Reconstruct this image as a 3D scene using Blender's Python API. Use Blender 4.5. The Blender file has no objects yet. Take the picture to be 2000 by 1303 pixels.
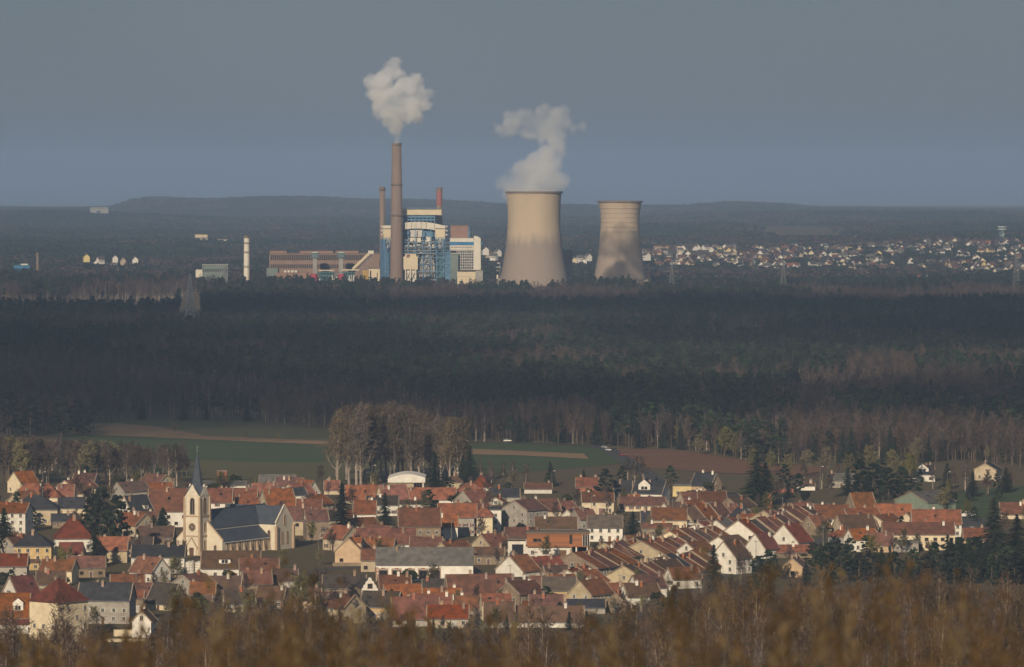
import bpy, math, random
import numpy as np
from mathutils import Vector, Matrix
R = math.radians
# ---------------------------------------------------------------- camera, world, sun, exposure
H, F, YH = 150.0, 10000.0, 328.0          # eye height above the plain, focal length in photo pixels, horizon row
SC = bpy.context.scene
cam = bpy.data.cameras.new('camera'); camo = bpy.data.objects.new('camera', cam); SC.collection.objects.link(camo)
cam.sensor_width = 36; cam.lens = 180; cam.shift_y = -(651.5 - YH) / 2000
cam.clip_start = 0.5; cam.clip_end = 80000
cam.dof.use_dof = True; cam.dof.focus_distance = 2600; cam.dof.aperture_fstop = 9
camo.location = (0, 0, H); camo.rotation_euler = (R(90), 0, 0)
SC.camera = camo
SUN_AZ, SUN_EL = 196.0, 22.0              # clockwise from +Y: behind the camera, to its left
w = bpy.data.worlds.new('World'); SC.world = w; w.use_nodes = True
nt = w.node_tree; bg = nt.nodes['Background']
sky = nt.nodes.new('ShaderNodeTexSky'); sky.sky_type = 'NISHITA'; sky.sun_disc = False
sky.sun_elevation = R(SUN_EL); sky.sun_rotation = R(SUN_AZ); sky.altitude = 300
sky.air_density = 1.0; sky.dust_density = .8; sky.ozone_density = 2.0
bg.inputs['Strength'].default_value = 0.085
veil = nt.nodes.new('ShaderNodeMix'); veil.data_type = 'RGBA'; veil.inputs[0].default_value = 0.88   # even veil of high grey-blue cloud
tcw = nt.nodes.new('ShaderNodeTexCoord'); mpw = nt.nodes.new('ShaderNodeMapping'); mpw.inputs['Scale'].default_value = (3.2, 3.2, 11); nt.links.new(tcw.outputs['Generated'], mpw.inputs[0])
now = nt.nodes.new('ShaderNodeTexNoise'); now.inputs['Scale'].default_value = 1.6; now.inputs['Detail'].default_value = 4; nt.links.new(mpw.outputs[0], now.inputs[0])
rpw = nt.nodes.new('ShaderNodeValToRGB'); rpw.color_ramp.elements[0].position = .3; rpw.color_ramp.elements[1].position = .7    # faint cloud structure all round the sky
rpw.color_ramp.elements[0].color = (.131, .173, .228, 1); rpw.color_ramp.elements[1].color = (.153, .191, .249, 1); nt.links.new(now.outputs[0], rpw.inputs[0])
scw = nt.nodes.new('ShaderNodeVectorMath'); scw.operation = 'SCALE'; scw.inputs['Scale'].default_value = 10; nt.links.new(rpw.outputs[0], scw.inputs[0]); nt.links.new(scw.outputs[0], veil.inputs[7])
nt.links.new(sky.outputs[0], veil.inputs[6]); nt.links.new(veil.outputs[2], bg.inputs['Color'])
sl = bpy.data.lights.new('sun', 'SUN'); sl.energy = 4.9; sl.angle = R(0.53); sl.color = (1.0, 0.83, 0.61)
so = bpy.data.objects.new('sun', sl); SC.collection.objects.link(so)
SUND = Vector((math.sin(R(SUN_AZ)) * math.cos(R(SUN_EL)), math.cos(R(SUN_AZ)) * math.cos(R(SUN_EL)), math.sin(R(SUN_EL))))
so.rotation_euler = SUND.to_track_quat('Z', 'Y').to_euler()
SC.view_settings.view_transform = 'Standard'; SC.view_settings.look = 'None'
SC.view_settings.exposure = 0.0; SC.view_settings.gamma = 1.0; SC.view_settings.use_curve_mapping = False
SC.render.engine = 'CYCLES'
cy = SC.cycles
cy.max_bounces = 8; cy.diffuse_bounces = 2; cy.glossy_bounces = 2; cy.transmission_bounces = 2; cy.volume_bounces = 5
cy.transparent_max_bounces = 20; cy.caustics_reflective = False; cy.caustics_refractive = False
cy.use_denoising = True; cy.volume_max_steps = 256
try:
    cy.denoiser = 'OPENIMAGEDENOISE'; cy.denoising_input_passes = 'RGB_ALBEDO_NORMAL'; cy.denoising_prefilter = 'ACCURATE'
except Exception:
    pass
cy.use_adaptive_sampling = True; cy.adaptive_threshold = 0.02
HAZE_DENSITY = 6.4e-5
rnd = random.Random(7)

# ---------------------------------------------------------------- helpers
COL = SC.collection.objects
def s_of(py): return H / (py - YH)                     # metres per photo pixel on the plain
def Dist(py): return H * F / (py - YH)
def P(px, py):
    d = Dist(py); return ((px - 1000) * d / F, d)
def px_of(x, y): return 1000 + x * F / y
def zz(py, D): return H - (py - YH) * D / F
def xx(px, D): return (px - 1000) * D / F
def smooth(a, b, t):
    t = min(1, max(0, (t - a) / (b - a))); return t * t * (3 - 2 * t)
def lerp_tab(tab, v):
    if v <= tab[0][0]: return tab[0][1]
    for (a, p), (b, q) in zip(tab, tab[1:]):
        if v <= b: return p + (q - p) * (v - a) / (b - a)
    return tab[-1][1]
class MB:
    """collects faces; build() links ONE mesh object"""
    def __init__(s): s.v = []; s.f = []; s.m = []
    def face(s, pts, m=0):
        n = len(s.v); s.v += [tuple(p) for p in pts]; s.f.append(tuple(range(n, n + len(pts)))); s.m.append(m)
    def hexa(s, p, m=0):                               # p: 4 bottom (ccw from above) + 4 top
        n = len(s.v); s.v += [tuple(q) for q in p]
        for a in ((3, 2, 1, 0), (4, 5, 6, 7), (0, 1, 5, 4), (1, 2, 6, 5), (2, 3, 7, 6), (3, 0, 4, 7)):
            s.f.append(tuple(n + i for i in a)); s.m.append(m)
    def box(s, x0, x1, y0, y1, z0, z1, m=0):
        s.hexa([(x0, y0, z0), (x1, y0, z0), (x1, y1, z0), (x0, y1, z0), (x0, y0, z1), (x1, y0, z1), (x1, y1, z1), (x0, y1, z1)], m)
    def beam(s, a, b, t=.3, m=0):
        a, b = Vector(a), Vector(b); d = (b - a).normalized()
        u = d.cross(Vector((0, 0, 1)));
        if u.length < .05: u = d.cross(Vector((0, 1, 0)))
        u.normalize(); v = d.cross(u); u *= t / 2; v *= t / 2
        s.hexa([a - u - v, a + u - v, a + u + v, a - u + v, b - u - v, b + u - v, b + u + v, b - u + v], m)
    def cyl(s, x, y, z0, z1, r0, r1=None, n=16, m=0, cap=True):
        r1 = r0 if r1 is None else r1; k = len(s.v)
        for z, r in ((z0, r0), (z1, r1)):
            s.v += [(x + r * math.cos(6.2831853 * i / n), y + r * math.sin(6.2831853 * i / n), z) for i in range(n)]
        for i in range(n):
            j = (i + 1) % n; s.f.append((k + i, k + j, k + n + j, k + n + i)); s.m.append(m)
        if cap:
            s.f.append(tuple(k + n + i for i in range(n))); s.m.append(m)
            s.f.append(tuple(k + n - 1 - i for i in range(n))); s.m.append(m)
    def lathe(s, x, y, prof, n=48, m=0, close=False):
        k = len(s.v); q = len(prof)
        for r, z in prof:
            s.v += [(x + r * math.cos(6.2831853 * i / n), y + r * math.sin(6.2831853 * i / n), z) for i in range(n)]
        for a in range(q if close else q - 1):
            b = (a + 1) % q
            for i in range(n):
                j = (i + 1) % n; s.f.append((k + a * n + i, k + a * n + j, k + b * n + j, k + b * n + i)); s.m.append(m)
    def mesh(s, name, mats, smooth=False):
        me = bpy.data.meshes.new(name); me.from_pydata(s.v, [], s.f)
        for t in (mats if isinstance(mats, (list, tuple)) else [mats]): me.materials.append(t)
        if any(s.m): me.polygons.foreach_set('material_index', s.m)
        if smooth: me.polygons.foreach_set('use_smooth', [True] * len(s.f))
        me.update(); return me
    def build(s, name, mats, parent=None, loc=(0, 0, 0), rz=0, smooth=False):
        return put(name, s.mesh(name, mats, smooth), parent, loc, rz)
def put(name, me, parent=None, loc=(0, 0, 0), rz=0, scale=None):
    o = bpy.data.objects.new(name, me); COL.link(o); o.parent = parent; o.location = loc; o.rotation_euler = (0, 0, rz)
    if scale: o.scale = scale
    return o
def tag(o, label, cat=None, group=None, kind=None):
    o['label'] = label
    if cat: o['category'] = cat
    if group: o['group'] = group
    if kind: o['kind'] = kind
    return o
def thing(name, label, cat, loc=(0, 0, 0), rz=0, group=None):
    return tag(put(name, None, None, loc, rz), label, cat, group)

# ---------------------------------------------------------------- materials
def mat(name, c, c2=None, scale=.5, rough=.85, vary=0.0, bump=0.0, bscale=2.0, spec=.2, stretch=None, metal=0, trans=0, detail=5, lo=.34, hi=.68):
    m = bpy.data.materials.new(name); m.use_nodes = True; n = m.node_tree.nodes; l = m.node_tree.links
    b = n['Principled BSDF']; b.inputs['Roughness'].default_value = rough; b.inputs['Metallic'].default_value = metal
    b.inputs['Specular IOR Level'].default_value = spec
    tc = n.new('ShaderNodeTexCoord'); vec = tc.outputs['Object']
    if stretch:
        mp = n.new('ShaderNodeMapping'); mp.inputs['Scale'].default_value = stretch; l.new(vec, mp.inputs[0]); vec = mp.outputs[0]
    no = n.new('ShaderNodeTexNoise'); no.inputs['Scale'].default_value = scale; no.inputs['Detail'].default_value = detail
    no.inputs['Roughness'].default_value = .62
    oi = n.new('ShaderNodeObjectInfo')
    ad = n.new('ShaderNodeVectorMath'); ad.operation = 'ADD'; l.new(vec, ad.inputs[0])
    sc = n.new('ShaderNodeVectorMath'); sc.operation = 'SCALE'; sc.inputs[0].default_value = (37, 91, 53); l.new(oi.outputs['Random'], sc.inputs['Scale'])
    l.new(sc.outputs[0], ad.inputs[1]); l.new(ad.outputs[0], no.inputs[0])
    rp = n.new('ShaderNodeValToRGB'); rp.color_ramp.elements[0].position = lo; rp.color_ramp.elements[1].position = hi
    c2 = c2 or tuple(v * .72 for v in c)
    rp.color_ramp.elements[0].color = (*c2, 1); rp.color_ramp.elements[1].color = (*c, 1); l.new(no.outputs[0], rp.inputs[0])
    out = rp.outputs[0]
    if vary:
        hs = n.new('ShaderNodeHueSaturation'); mr = n.new('ShaderNodeMapRange'); mr.inputs[3].default_value = 1 - vary; mr.inputs[4].default_value = 1 + vary
        l.new(oi.outputs['Random'], mr.inputs[0]); l.new(mr.outputs[0], hs.inputs['Value'])
        wn = n.new('ShaderNodeTexWhiteNoise'); wn.noise_dimensions = '1D'; l.new(oi.outputs['Random'], wn.inputs['W'])
        m2 = n.new('ShaderNodeMapRange'); m2.inputs[3].default_value = .5 - vary * .05; m2.inputs[4].default_value = .5 + vary * .05
        l.new(wn.outputs[0], m2.inputs[0]); l.new(m2.outputs[0], hs.inputs['Hue'])
        m3 = n.new('ShaderNodeMapRange'); m3.inputs[3].default_value = 1 - vary; m3.inputs[4].default_value = 1 + vary * .4
        l.new(wn.outputs[0], m3.inputs[0]); l.new(m3.outputs[0], hs.inputs['Saturation'])
        l.new(out, hs.inputs['Color']); out = hs.outputs[0]
    l.new(out, b.inputs['Base Color'])
    if bump:
        n2 = n.new('ShaderNodeTexNoise'); n2.inputs['Scale'].default_value = bscale; n2.inputs['Detail'].default_value = 3; l.new(vec, n2.inputs[0])
        bp = n.new('ShaderNodeBump'); bp.inputs['Strength'].default_value = bump; bp.inputs['Distance'].default_value = .3
        l.new(n2.outputs[0], bp.inputs['Height']); l.new(bp.outputs[0], b.inputs['Normal'])
    return m
WALL = {k: mat('wall_' + k, c, c2, .4, .9, .10, .12, 3, detail=8, lo=.36, hi=.60) for k, (c, c2) in {
    'white': ((.66, .63, .57), (.54, .51, .45)), 'cream': ((.62, .53, .37), (.50, .41, .28)), 'beige': ((.44, .36, .25), (.33, .27, .18)),
    'grey': ((.34, .31, .27), (.25, .23, .20)), 'stone': ((.24, .18, .125), (.16, .125, .09)), 'ochre': ((.50, .36, .16), (.38, .27, .12)),
    'tan': ((.50, .36, .22), (.40, .28, .17)), 'yellow': ((.62, .50, .24), (.54, .43, .2)), 'green': ((.20, .25, .19), (.16, .20, .16)),
    'brick': ((.33, .12, .06), (.24, .09, .05))}.items()}
ROOF = {k: mat('tiles_' + k, c, c2, .42, .8, .24, .3, 4, detail=9, lo=.40, hi=.60) for k, (c, c2) in {
    'orange': ((.25, .078, .028), (.125, .046, .022)), 'red': ((.175, .036, .015), (.10, .027, .014)), 'brownred': ((.148, .057, .032), (.085, .039, .026)),
    'brownorange': ((.20, .075, .034), (.10, .046, .026)), 'brown': ((.115, .064, .042), (.07, .044, .032)), 'slate': ((.040, .041, .050), (.024, .025, .032)),
    'slatebrown': ((.062, .048, .040), (.04, .033, .028)), 'grey': ((.13, .12, .11), (.08, .075, .07)), 'greybrown': ((.11, .085, .068), (.07, .056, .046))}.items()}
M_GLASS = mat('window_glass', (.02, .022, .026), (.012, .014, .018), 1, .18, .5, spec=.5)
M_FRAME = mat('window_frame', (.66, .63, .57), None, 1, .6)
M_DARKFRAME = mat('brown_joinery', (.12, .07, .04), None, 1, .6, .3)
M_VERGE = mat('verge_mortar', (.30, .23, .17), (.20, .15, .11), .8, .9, .15)
M_CHIM = mat('chimney_render', (.36, .25, .19), (.26, .17, .12), 1.2, .9, .3)
M_GUTTER = mat('zinc_gutter', (.22, .22, .23), None, 1, .5, metal=.4)
M_CONC = mat('concrete', (.36, .33, .29), (.27, .25, .22), .2, .9)

# ---------------------------------------------------------------- terrain
def bottom_ray(y): return H - .0975 * y
RIDGES = [  # distance, half width, crest height by photo column
    (9300, 800, [(-1500, 12), (0, 13), (180, 10), (330, 11), (480, 0), (3500, 0)]),
    (11500, 800, [(-1500, 12), (0, 15), (160, 8), (600, 2), (1120, 3), (1260, 15), (1600, 19), (1850, 16), (2000, 20), (3500, 22)]),
    (14200, 1100, [(-1500, 30), (0, 28), (120, 31), (260, 24), (420, 10), (900, 8), (1250, 14), (1420, 25), (1700, 27), (1900, 22), (2000, 20), (3500, 16)]),
    (18500, 1500, [(-1500, 14), (-200, 18), (120, 19), (225, 22), (262, 46), (300, 57), (400, 55), (520, 59), (640, 58), (760, 50), (880, 42), (1000, 30), (1200, 19), (1330, 22), (1430, 32), (1520, 27), (1600, 15), (1800, 10), (2000, 4), (3500, 0)]),
    (23500, 1700, [(-1500, 4), (0, 6), (400, 14), (800, 20), (1200, 12), (1500, 8), (2000, 0), (3500, 0)])]
def gz(x, y):
    if y < 1480:
        px = px_of(x, max(y, 60))
        crest = lerp_tab([(-400, 148.2), (0, 148.2), (16, 148.1), (34, 144.5), (80, 137), (200, 119)], y)
        if y <= 200: return crest - .4 * smooth(20, 200, y) * 0
        right = lerp_tab([(200, -11), (500, -11), (800, -8), (1000, 3), (1150, 11), (1250, 12), (1350, 10)], y)
        left = lerp_tab([(200, -11), (500, -11), (900, -9), (1150, -.5), (1250, 0), (1350, -5)], y)
        t = smooth(1080, 1480, px)
        t = max(t, .36 * (1 - smooth(560, 860, px)) * smooth(250, 400, px))
        g = bottom_ray(y) + left + (right - left) * t
        return g * (1 - smooth(1270, 1480, y))
    z = 0.0
    if y > 6900:
        px = px_of(x, y)
        z += smooth(7200, 9200, y) * lerp_tab([(-1500, 0), (900, 0), (1300, 12), (1700, 15), (2000, 22), (3500, 22)], px) * (1 - smooth(9400, 10800, y) * .7)
        for d, wd, tab in RIDGES:
            e = (y - d) / wd
            if abs(e) < 3: z += math.exp(-e * e) * lerp_tab(tab, px) * (1 + .05 * math.sin(px * .021 + d))
        z += 2.2 * math.sin(x * .0021 + y * .0007) * smooth(7500, 11000, y)
        if y > 9000: z -= (y * y - 9000.0 ** 2) / (2 * 6.371e6)     # the earth's curve
    return z
ys = [-150, -60, 0, 6, 10, 14, 18, 24, 30, 40, 60, 80, 120, 160, 200] + list(range(250, 1500, 50)) + list(range(1500, 2600, 100)) + list(range(2600, 7000, 200))
y = 7000
while y < 26000: ys.append(y); y += 190 + (y - 7000) * .012
NC = 120; gv = []; gf = []
for y in ys:
    hw = 300 + .36 * max(y, 0)
    for i in range(NC + 1):
        x = hw * (2 * i / NC - 1); gv.append((x, y, gz(x, y)))
for r in range(len(ys) - 1):
    for i in range(NC):
        a = r * (NC + 1) + i; gf.append((a, a + 1, a + NC + 2, a + NC + 1))
me = bpy.data.meshes.new('ground'); me.from_pydata(gv, [], gf)
M_GROUND = mat('meadow_and_earth', (.085, .078, .032), (.115, .075, .042), .05, .95, 0, .3, .4)
me.materials.append(M_GROUND); me.polygons.foreach_set('use_smooth', [True] * len(gf)); me.update()
g = put('ground', me); tag(g, 'brown and green winter ground running out to far hills', kind='structure')
def sheet(name, pix, m, lift, label):
    me = bpy.data.meshes.new(name); me.from_pydata([(*P(a, b), lift) for a, b in pix], [], [tuple(range(len(pix)))])
    me.materials.append(m); o = put(name, me); tag(o, label, kind='structure')
    if me.polygons[0].normal.z < 0: me.flip_normals()
    return o
M_F1 = mat('winter_wheat', (.062, .090, .028), (.044, .062, .024), .12, .95, stretch=(.06, 1, 1), detail=8)
M_F2 = mat('stubble', (.30, .19, .10), (.18, .115, .065), .15, .95, stretch=(.08, 1, 1), detail=8)
M_F3 = mat('pasture', (.10, .105, .036), (.10, .08, .038), .08, .95, stretch=(.12, 1, 1), detail=8)
M_F4 = mat('ploughed_earth', (.20, .095, .05), (.125, .065, .038), .2, .95, stretch=(.06, 1, 1), detail=8)
M_HEATH = mat('heath', (.17, .10, .085), (.12, .08, .07), .02, .95)
M_OLIVE = mat('young_plantation', (.085, .085, .025), (.075, .06, .03), .02, .95)
M_ASPH = mat('asphalt', (.075, .072, .07), (.055, .053, .052), .3, .9)
sheet('field', [(120, 826), (300, 823), (460, 824), (645, 840), (645, 868), (420, 856), (180, 850)], M_F3, .10, 'pale green pasture strip below the dark forest edge')
sheet('field', [(150, 828), (230, 827), (322, 836), (400, 852), (640, 862), (700, 866), (700, 872), (420, 860), (150, 849)], M_F2, .22, 'tan stubble strip crossing the pasture behind the village')
sheet('field', [(120, 850), (420, 859), (680, 873), (760, 890), (760, 925), (300, 925), (120, 880)], M_F1, .16, 'dark green wheat field behind the church spire')
sheet('field', [(330, 898), (560, 905), (760, 905), (760, 940), (330, 935)], M_F3, .28, 'olive meadow just behind the village sheds')
sheet('field', [(880, 866), (1010, 866), (1165, 874), (1230, 905), (880, 935)], M_F1, .13, 'green field beside the country road')
sheet('field', [(905, 877), (960, 879), (1140, 887), (1150, 897), (1010, 890), (905, 888)], M_F2, .25, 'narrow tan strip in the green field by the road')
sheet('field', [(1190, 876), (1330, 880), (1500, 908), (1620, 912), (1600, 930), (1420, 925), (1260, 915)], M_F4, .19, 'reddish ploughed field right of the country road')
sheet('field', [(1740, 975), (2080, 940), (2080, 1010), (1860, 1012)], M_F1, .12, 'green slope at the right end of the village')
sheet('clearing', [(-120, 589), (330, 590), (345, 622), (-120, 612)], M_HEATH, .2, 'reddish heath clearing left of the pylon')
sheet('clearing', [(380, 624), (590, 626), (600, 640), (370, 636)], M_OLIVE, .2, 'narrow olive clearing right of the pylon')
sheet('clearing', [(1320, 664), (1750, 661), (2100, 663), (2100, 690), (1330, 682)], M_OLIVE, .2, 'olive clearing between the two forest blocks')
# ---------------------------------------------------------------- tree prototypes
def fol(name, c, c2, vary=.35): return mat(name, c, c2, .25, .9, vary, spec=.1, detail=2)
M_PINE = fol('pine_needles', (.030, .044, .021), (.012, .020, .011), .5)
M_SPRUCE = fol('spruce_needles', (.026, .034, .017), (.015, .021, .012))
M_BARE = fol('bare_twigs', (.090, .060, .049), (.048, .033, .028), .45)
M_GOLD = fol('golden_twigs', (.135, .098, .062), (.08, .06, .04))
M_OLIVETW = fol('budding_twigs', (.15, .13, .05), (.10, .085, .035))
M_BARK = mat('bark', (.14, .10, .07), (.07, .05, .036), 1.5, .95, .3)
M_PALEBARK = mat('pale_bark', (.34, .28, .23), (.20, .16, .13), 1.2, .9, .3)
M_THICK = fol('thicket_twigs', (.115, .064, .030), (.055, .032, .017), .5)
M_IVY = fol('evergreen_leaves', (.034, .042, .016), (.02, .026, .011))
def tube(mb, pts, r0, r1, n=5):
    pts = [Vector(p) for p in pts]; k0 = len(mb.v); q = len(pts)
    for i, p in enumerate(pts):
        d = (pts[min(i + 1, q - 1)] - pts[max(i - 1, 0)]).normalized()
        u = d.cross(Vector((.3, 1, .1))).normalized(); v = d.cross(u); r = r0 + (r1 - r0) * i / (q - 1)
        for j in range(n):
            a = 6.2831853 * j / n; mb.v.append(tuple(p + (u * math.cos(a) + v * math.sin(a)) * r))
    for i in range(q - 1):
        for j in range(n):
            a = k0 + i * n + j; b = k0 + i * n + (j + 1) % n; mb.f.append((a, b, b + n, a + n)); mb.m.append(0)
def ribbon(mb, a, b, wd, rg):
    a, b = Vector(a), Vector(b); d = b - a; u = d.cross(Vector((rg.uniform(-1, 1), rg.uniform(-1, 1), rg.uniform(-.3, .3))))
    if u.length < 1e-5: return
    u = u.normalized() * wd / 2; mb.face([a - u, a + u, b + u * .45, b - u * .45])
def grow(p, d, ln, rg, seg=3, up=.25, wob=.18):
    pts = [Vector(p)]; d = Vector(d).normalized()
    for i in range(seg):
        d = (d + Vector((rg.uniform(-wob, wob), rg.uniform(-wob, wob), up + rg.uniform(-wob, wob) * .5))).normalized()
        pts.append(pts[-1] + d * ln / seg)
    return pts
def bare_tree(seed, h, spread=.34, limbs=12, sec=5, tw=6, tww=.07, start=.22, pale=False, up=.3, upright=.9):
    rg = random.Random(seed); t = MB(); c = MB()
    tp = grow((0, 0, 0), (0, 0, 1), h * .92, rg, 6, .4, .06); r = h * .016
    tube(t, tp, r, r * .15, 6)
    for i in range(limbs):
        f = start + (.95 - start) * (i + rg.random()) / limbs
        k = f * 6; a = tp[min(int(k), 5)].lerp(tp[min(int(k) + 1, 6)], k - int(k))
        az = i * 2.4 + rg.uniform(-.5, .5); ln = h * spread * (1.12 - .75 * f) * rg.uniform(.8, 1.25)
        lp = grow(a, (math.cos(az), math.sin(az), upright * rg.uniform(.6, 1.4)), ln, rg, 4, up, .22)
        tube(t, lp, r * .42 * (1.1 - f), r * .08, 4)
        for j in range(sec):
            g = .25 + .75 * (j + rg.random()) / sec; k = g * 4; b = lp[min(int(k), 3)].lerp(lp[min(int(k) + 1, 4)], k - int(k))
            dr = Vector((rg.uniform(-1, 1), rg.uniform(-1, 1), rg.uniform(-.1, 1.1)))
            sp = grow(b, dr, ln * rg.uniform(.3, .55), rg, 2, up * .8, .3)
            ribbon(c, sp[0], sp[1], tww * 1.7, rg); ribbon(c, sp[1], sp[2], tww * 1.3, rg)
            for q in range(tw):
                e = sp[0].lerp(sp[1], rg.random()) if q % 2 else sp[1].lerp(sp[2], rg.random())
                dv = Vector((rg.uniform(-1, 1), rg.uniform(-1, 1), rg.uniform(-.2, 1.2))).normalized()
                m_ = e + dv * ln * rg.uniform(.14, .3); ribbon(c, e, m_, tww, rg)
                for z_ in range(2):
                    e2 = e.lerp(m_, rg.uniform(.3, .9)); ribbon(c, e2, e2 + Vector((rg.uniform(-1, 1), rg.uniform(-1, 1), rg.uniform(-.2, 1))) * ln * .11, tww * .75, rg)
    return t, c
def leafq(mb, p, sz, rg, nrm=None):
    n = Vector((rg.gauss(0, 1), rg.gauss(0, 1), rg.gauss(0, 1))).normalized()
    if nrm is not None: n = (n * .8 + nrm).normalized()
    u = n.cross(Vector((rg.gauss(0, 1), rg.gauss(0, 1), rg.gauss(0, 1)))).normalized() * sz; v = n.cross(u) * .6
    p = Vector(p); mb.face([p - u, p + v * .8, p + u, p - v])
def pine(seed, h, clumps=16, per=26, cw=.22, base=.45, sz=.6):
    rg = random.Random(seed); t = MB(); c = MB()
    tp = grow((0, 0, 0), (0, 0, 1), h * .95, rg, 6, .5, .05); tube(t, tp, h * .014, h * .003, 6)
    for i in range(clumps):
        f = base + (1 - base) * (i + rg.random() * .8) / clumps; k = f * 6; a = tp[min(int(k), 5)].lerp(tp[min(int(k) + 1, 6)], k - int(k))
        az = i * 2.4 + rg.uniform(-.6, .6); wd = h * cw * math.sin(math.pi * (.12 + .86 * (f - base) / (1 - base)) ** .8) * rg.uniform(.4, 1.1)
        q = a + Vector((math.cos(az) * wd, math.sin(az) * wd, rg.uniform(0, .05) * h)); tube(t, [a, q], h * .004, h * .0015, 3)
        cr = h * rg.uniform(.05, .095)
        for j in range(per):
            o = Vector((rg.gauss(0, 1), rg.gauss(0, 1), rg.gauss(0, .55))); o = o.normalized() * cr * rg.random() ** .4
            o.z *= .62; leafq(c, q + o, sz * rg.uniform(.6, 1.3), rg, o.normalized())
    return t, c
def spruce(seed, h, whorls=16, per=11, wide=.2, sz=1.0, low=.07, droop=.35):
    rg = random.Random(seed); t = MB(); c = MB(); tube(t, [(0, 0, 0), (0, 0, h * .5), (0, 0, h)], h * .016, h * .002, 6)
    for i in range(whorls):
        f = low + (1 - low) * i / whorls; rad = h * wide * (1 - f) ** .82 * rg.uniform(.82, 1.12) + .12
        for j in range(max(5, int(per * (1 - f * .5)))):
            az = rg.uniform(0, 6.283); rr = rad * rg.uniform(.7, 1.1); z = h * f + rg.uniform(-.5, .5) * h / whorls
            d = Vector((math.cos(az), math.sin(az), -droop * rg.uniform(.4, 1.3))); side = Vector((-math.sin(az), math.cos(az), 0))
            n = max(2, int(rr / (sz * .55)))
            for k in range(n):
                q = Vector((0, 0, z)) + d * rr * (k + .6) / n; hw = sz * .42 * (1.15 - .6 * k / n) * rg.uniform(.7, 1.3)
                dn = Vector((0, 0, -hw * rg.uniform(.35, 1.0)))
                c.face([q - d * sz * .5, q + side * hw + dn, q + d * sz * .55, q - side * hw + dn * .9])
    for k in range(3): c.face([(.12, 0, h * .97), (-.12, .05, h * .97), (0, 0, h * 1.03)])
    return t, c
def leafy(seed, h, wd, n=900, sz=.28):                 # rounded evergreen shrub with a lumpy outline
    rg = random.Random(seed); t = MB(); c = MB(); lobes = []
    for i in range(9):
        a = rg.uniform(0, 6.283); q = Vector((math.cos(a) * wd * .3 * rg.random() ** .5, math.sin(a) * wd * .3 * rg.random() ** .5, h * rg.uniform(.3, .78)))
        lobes.append((q, wd * rg.uniform(.16, .26))); tube(t, [(0, 0, 0), q], h * .02, h * .006, 4)
    for i in range(n):
        q, r = lobes[i % 9]; o = Vector((rg.gauss(0, 1), rg.gauss(0, 1), rg.gauss(0, 1))).normalized() * r * rg.uniform(.55, 1.1)
        p = q + o; p.z = max(.1, min(p.z, h)); leafq(c, p, sz * rg.uniform(.6, 1.3), rg, o.normalized() * .8)
    return t, c
def shrub(seed, h, stems=9, tw=9, tww=.03, wd=.3):
    rg = random.Random(seed); t = MB(); c = MB()
    for i in range(stems):
        a = i * 2.4; lp = grow((math.cos(a) * .3, math.sin(a) * .3, 0), (math.cos(a) * wd, math.sin(a) * wd, 1), h * rg.uniform(.65, 1.05), rg, 4, .2, .16)
        tube(t, lp, h * .009, h * .002, 3)
        for j in range(tw):
            g = .2 + .8 * (j + rg.random()) / tw; k = g * 4; b = lp[min(int(k), 3)].lerp(lp[min(int(k) + 1, 4)], k - int(k))
            e = b + Vector((rg.uniform(-1, 1), rg.uniform(-1, 1), rg.uniform(.3, 1.6))).normalized() * h * rg.uniform(.1, .24); ribbon(c, b, e, tww * 1.4, rg)
            for q in range(4):
                f = b.lerp(e, rg.uniform(.2, 1)); ribbon(c, f, f + Vector((rg.uniform(-1, 1), rg.uniform(-1, 1), rg.uniform(.1, 1.5))).normalized() * h * rg.uniform(.05, .12), tww, rg)
    return t, c
def proto(tc, bark, crown, name):                       # two meshes (trunk, crown)
    return tc[0].mesh(name + '_trunk', bark), tc[1].mesh(name + '_crown', crown)
def joined(tc, bark, crown, name):                      # one mesh for the uncountable forest
    t, c = tc; m = MB(); m.v = t.v + c.v; k = len(t.v); m.f = t.f + [tuple(i + k for i in f) for f in c.f]; m.m = [0] * len(t.f) + [1] * len(c.f)
    return m.mesh(name, [bark, crown])
PR = {}
PR['pine'] = [proto(pine(i, 18, 15, 24, .17, .42, .75), M_BARK, M_PINE, 'pine') for i in range(3)]
PR['spruce'] = [proto(spruce(20 + i, 20, 26, 20, .235 + .02 * i, 1.0), M_BARK, M_SPRUCE, 'spruce') for i in range(3)]
PR['darkpine'] = [proto(pine(70 + i, 18, 24, 40, .24, .12, .7), M_BARK, M_PINE, 'pine') for i in range(2)]
PR['bare'] = [proto(bare_tree(30 + i, 18, .36, 14, 6, 7, .15), M_BARK, M_BARE, 'bare_tree') for i in range(4)]
PR['poplar'] = [proto(bare_tree(40 + i, 34, .30, 24, 7, 8, .17, .14, up=.5, upright=1.1), M_PALEBARK, M_GOLD, 'poplar') for i in range(3)]
PR['birch'] = [proto(bare_tree(50 + i, 15, .27, 13, 6, 6, .11, .25, up=.35), M_PALEBARK, M_BARE, 'birch') for i in range(2)]
PR['budding'] = [proto(bare_tree(55 + i, 14, .42, 15, 6, 8, .17, .14), M_BARK, M_OLIVETW, 'budding') for i in range(2)]
PR['leafy'] = [proto(leafy(60 + i, 3, 3.4, 700, .3), M_BARK, M_IVY, 'shrub') for i in range(2)]
PR['shrub'] = [proto(shrub(65 + i, 4, 16, 12, .12, .5), M_BARK, M_GOLD, 'bare_shrub') for i in range(3)]
PH = {'pine': 18, 'spruce': 20, 'darkpine': 18, 'bare': 18, 'poplar': 34, 'birch': 15, 'budding': 14, 'leafy': 3, 'shrub': 4}
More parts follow.
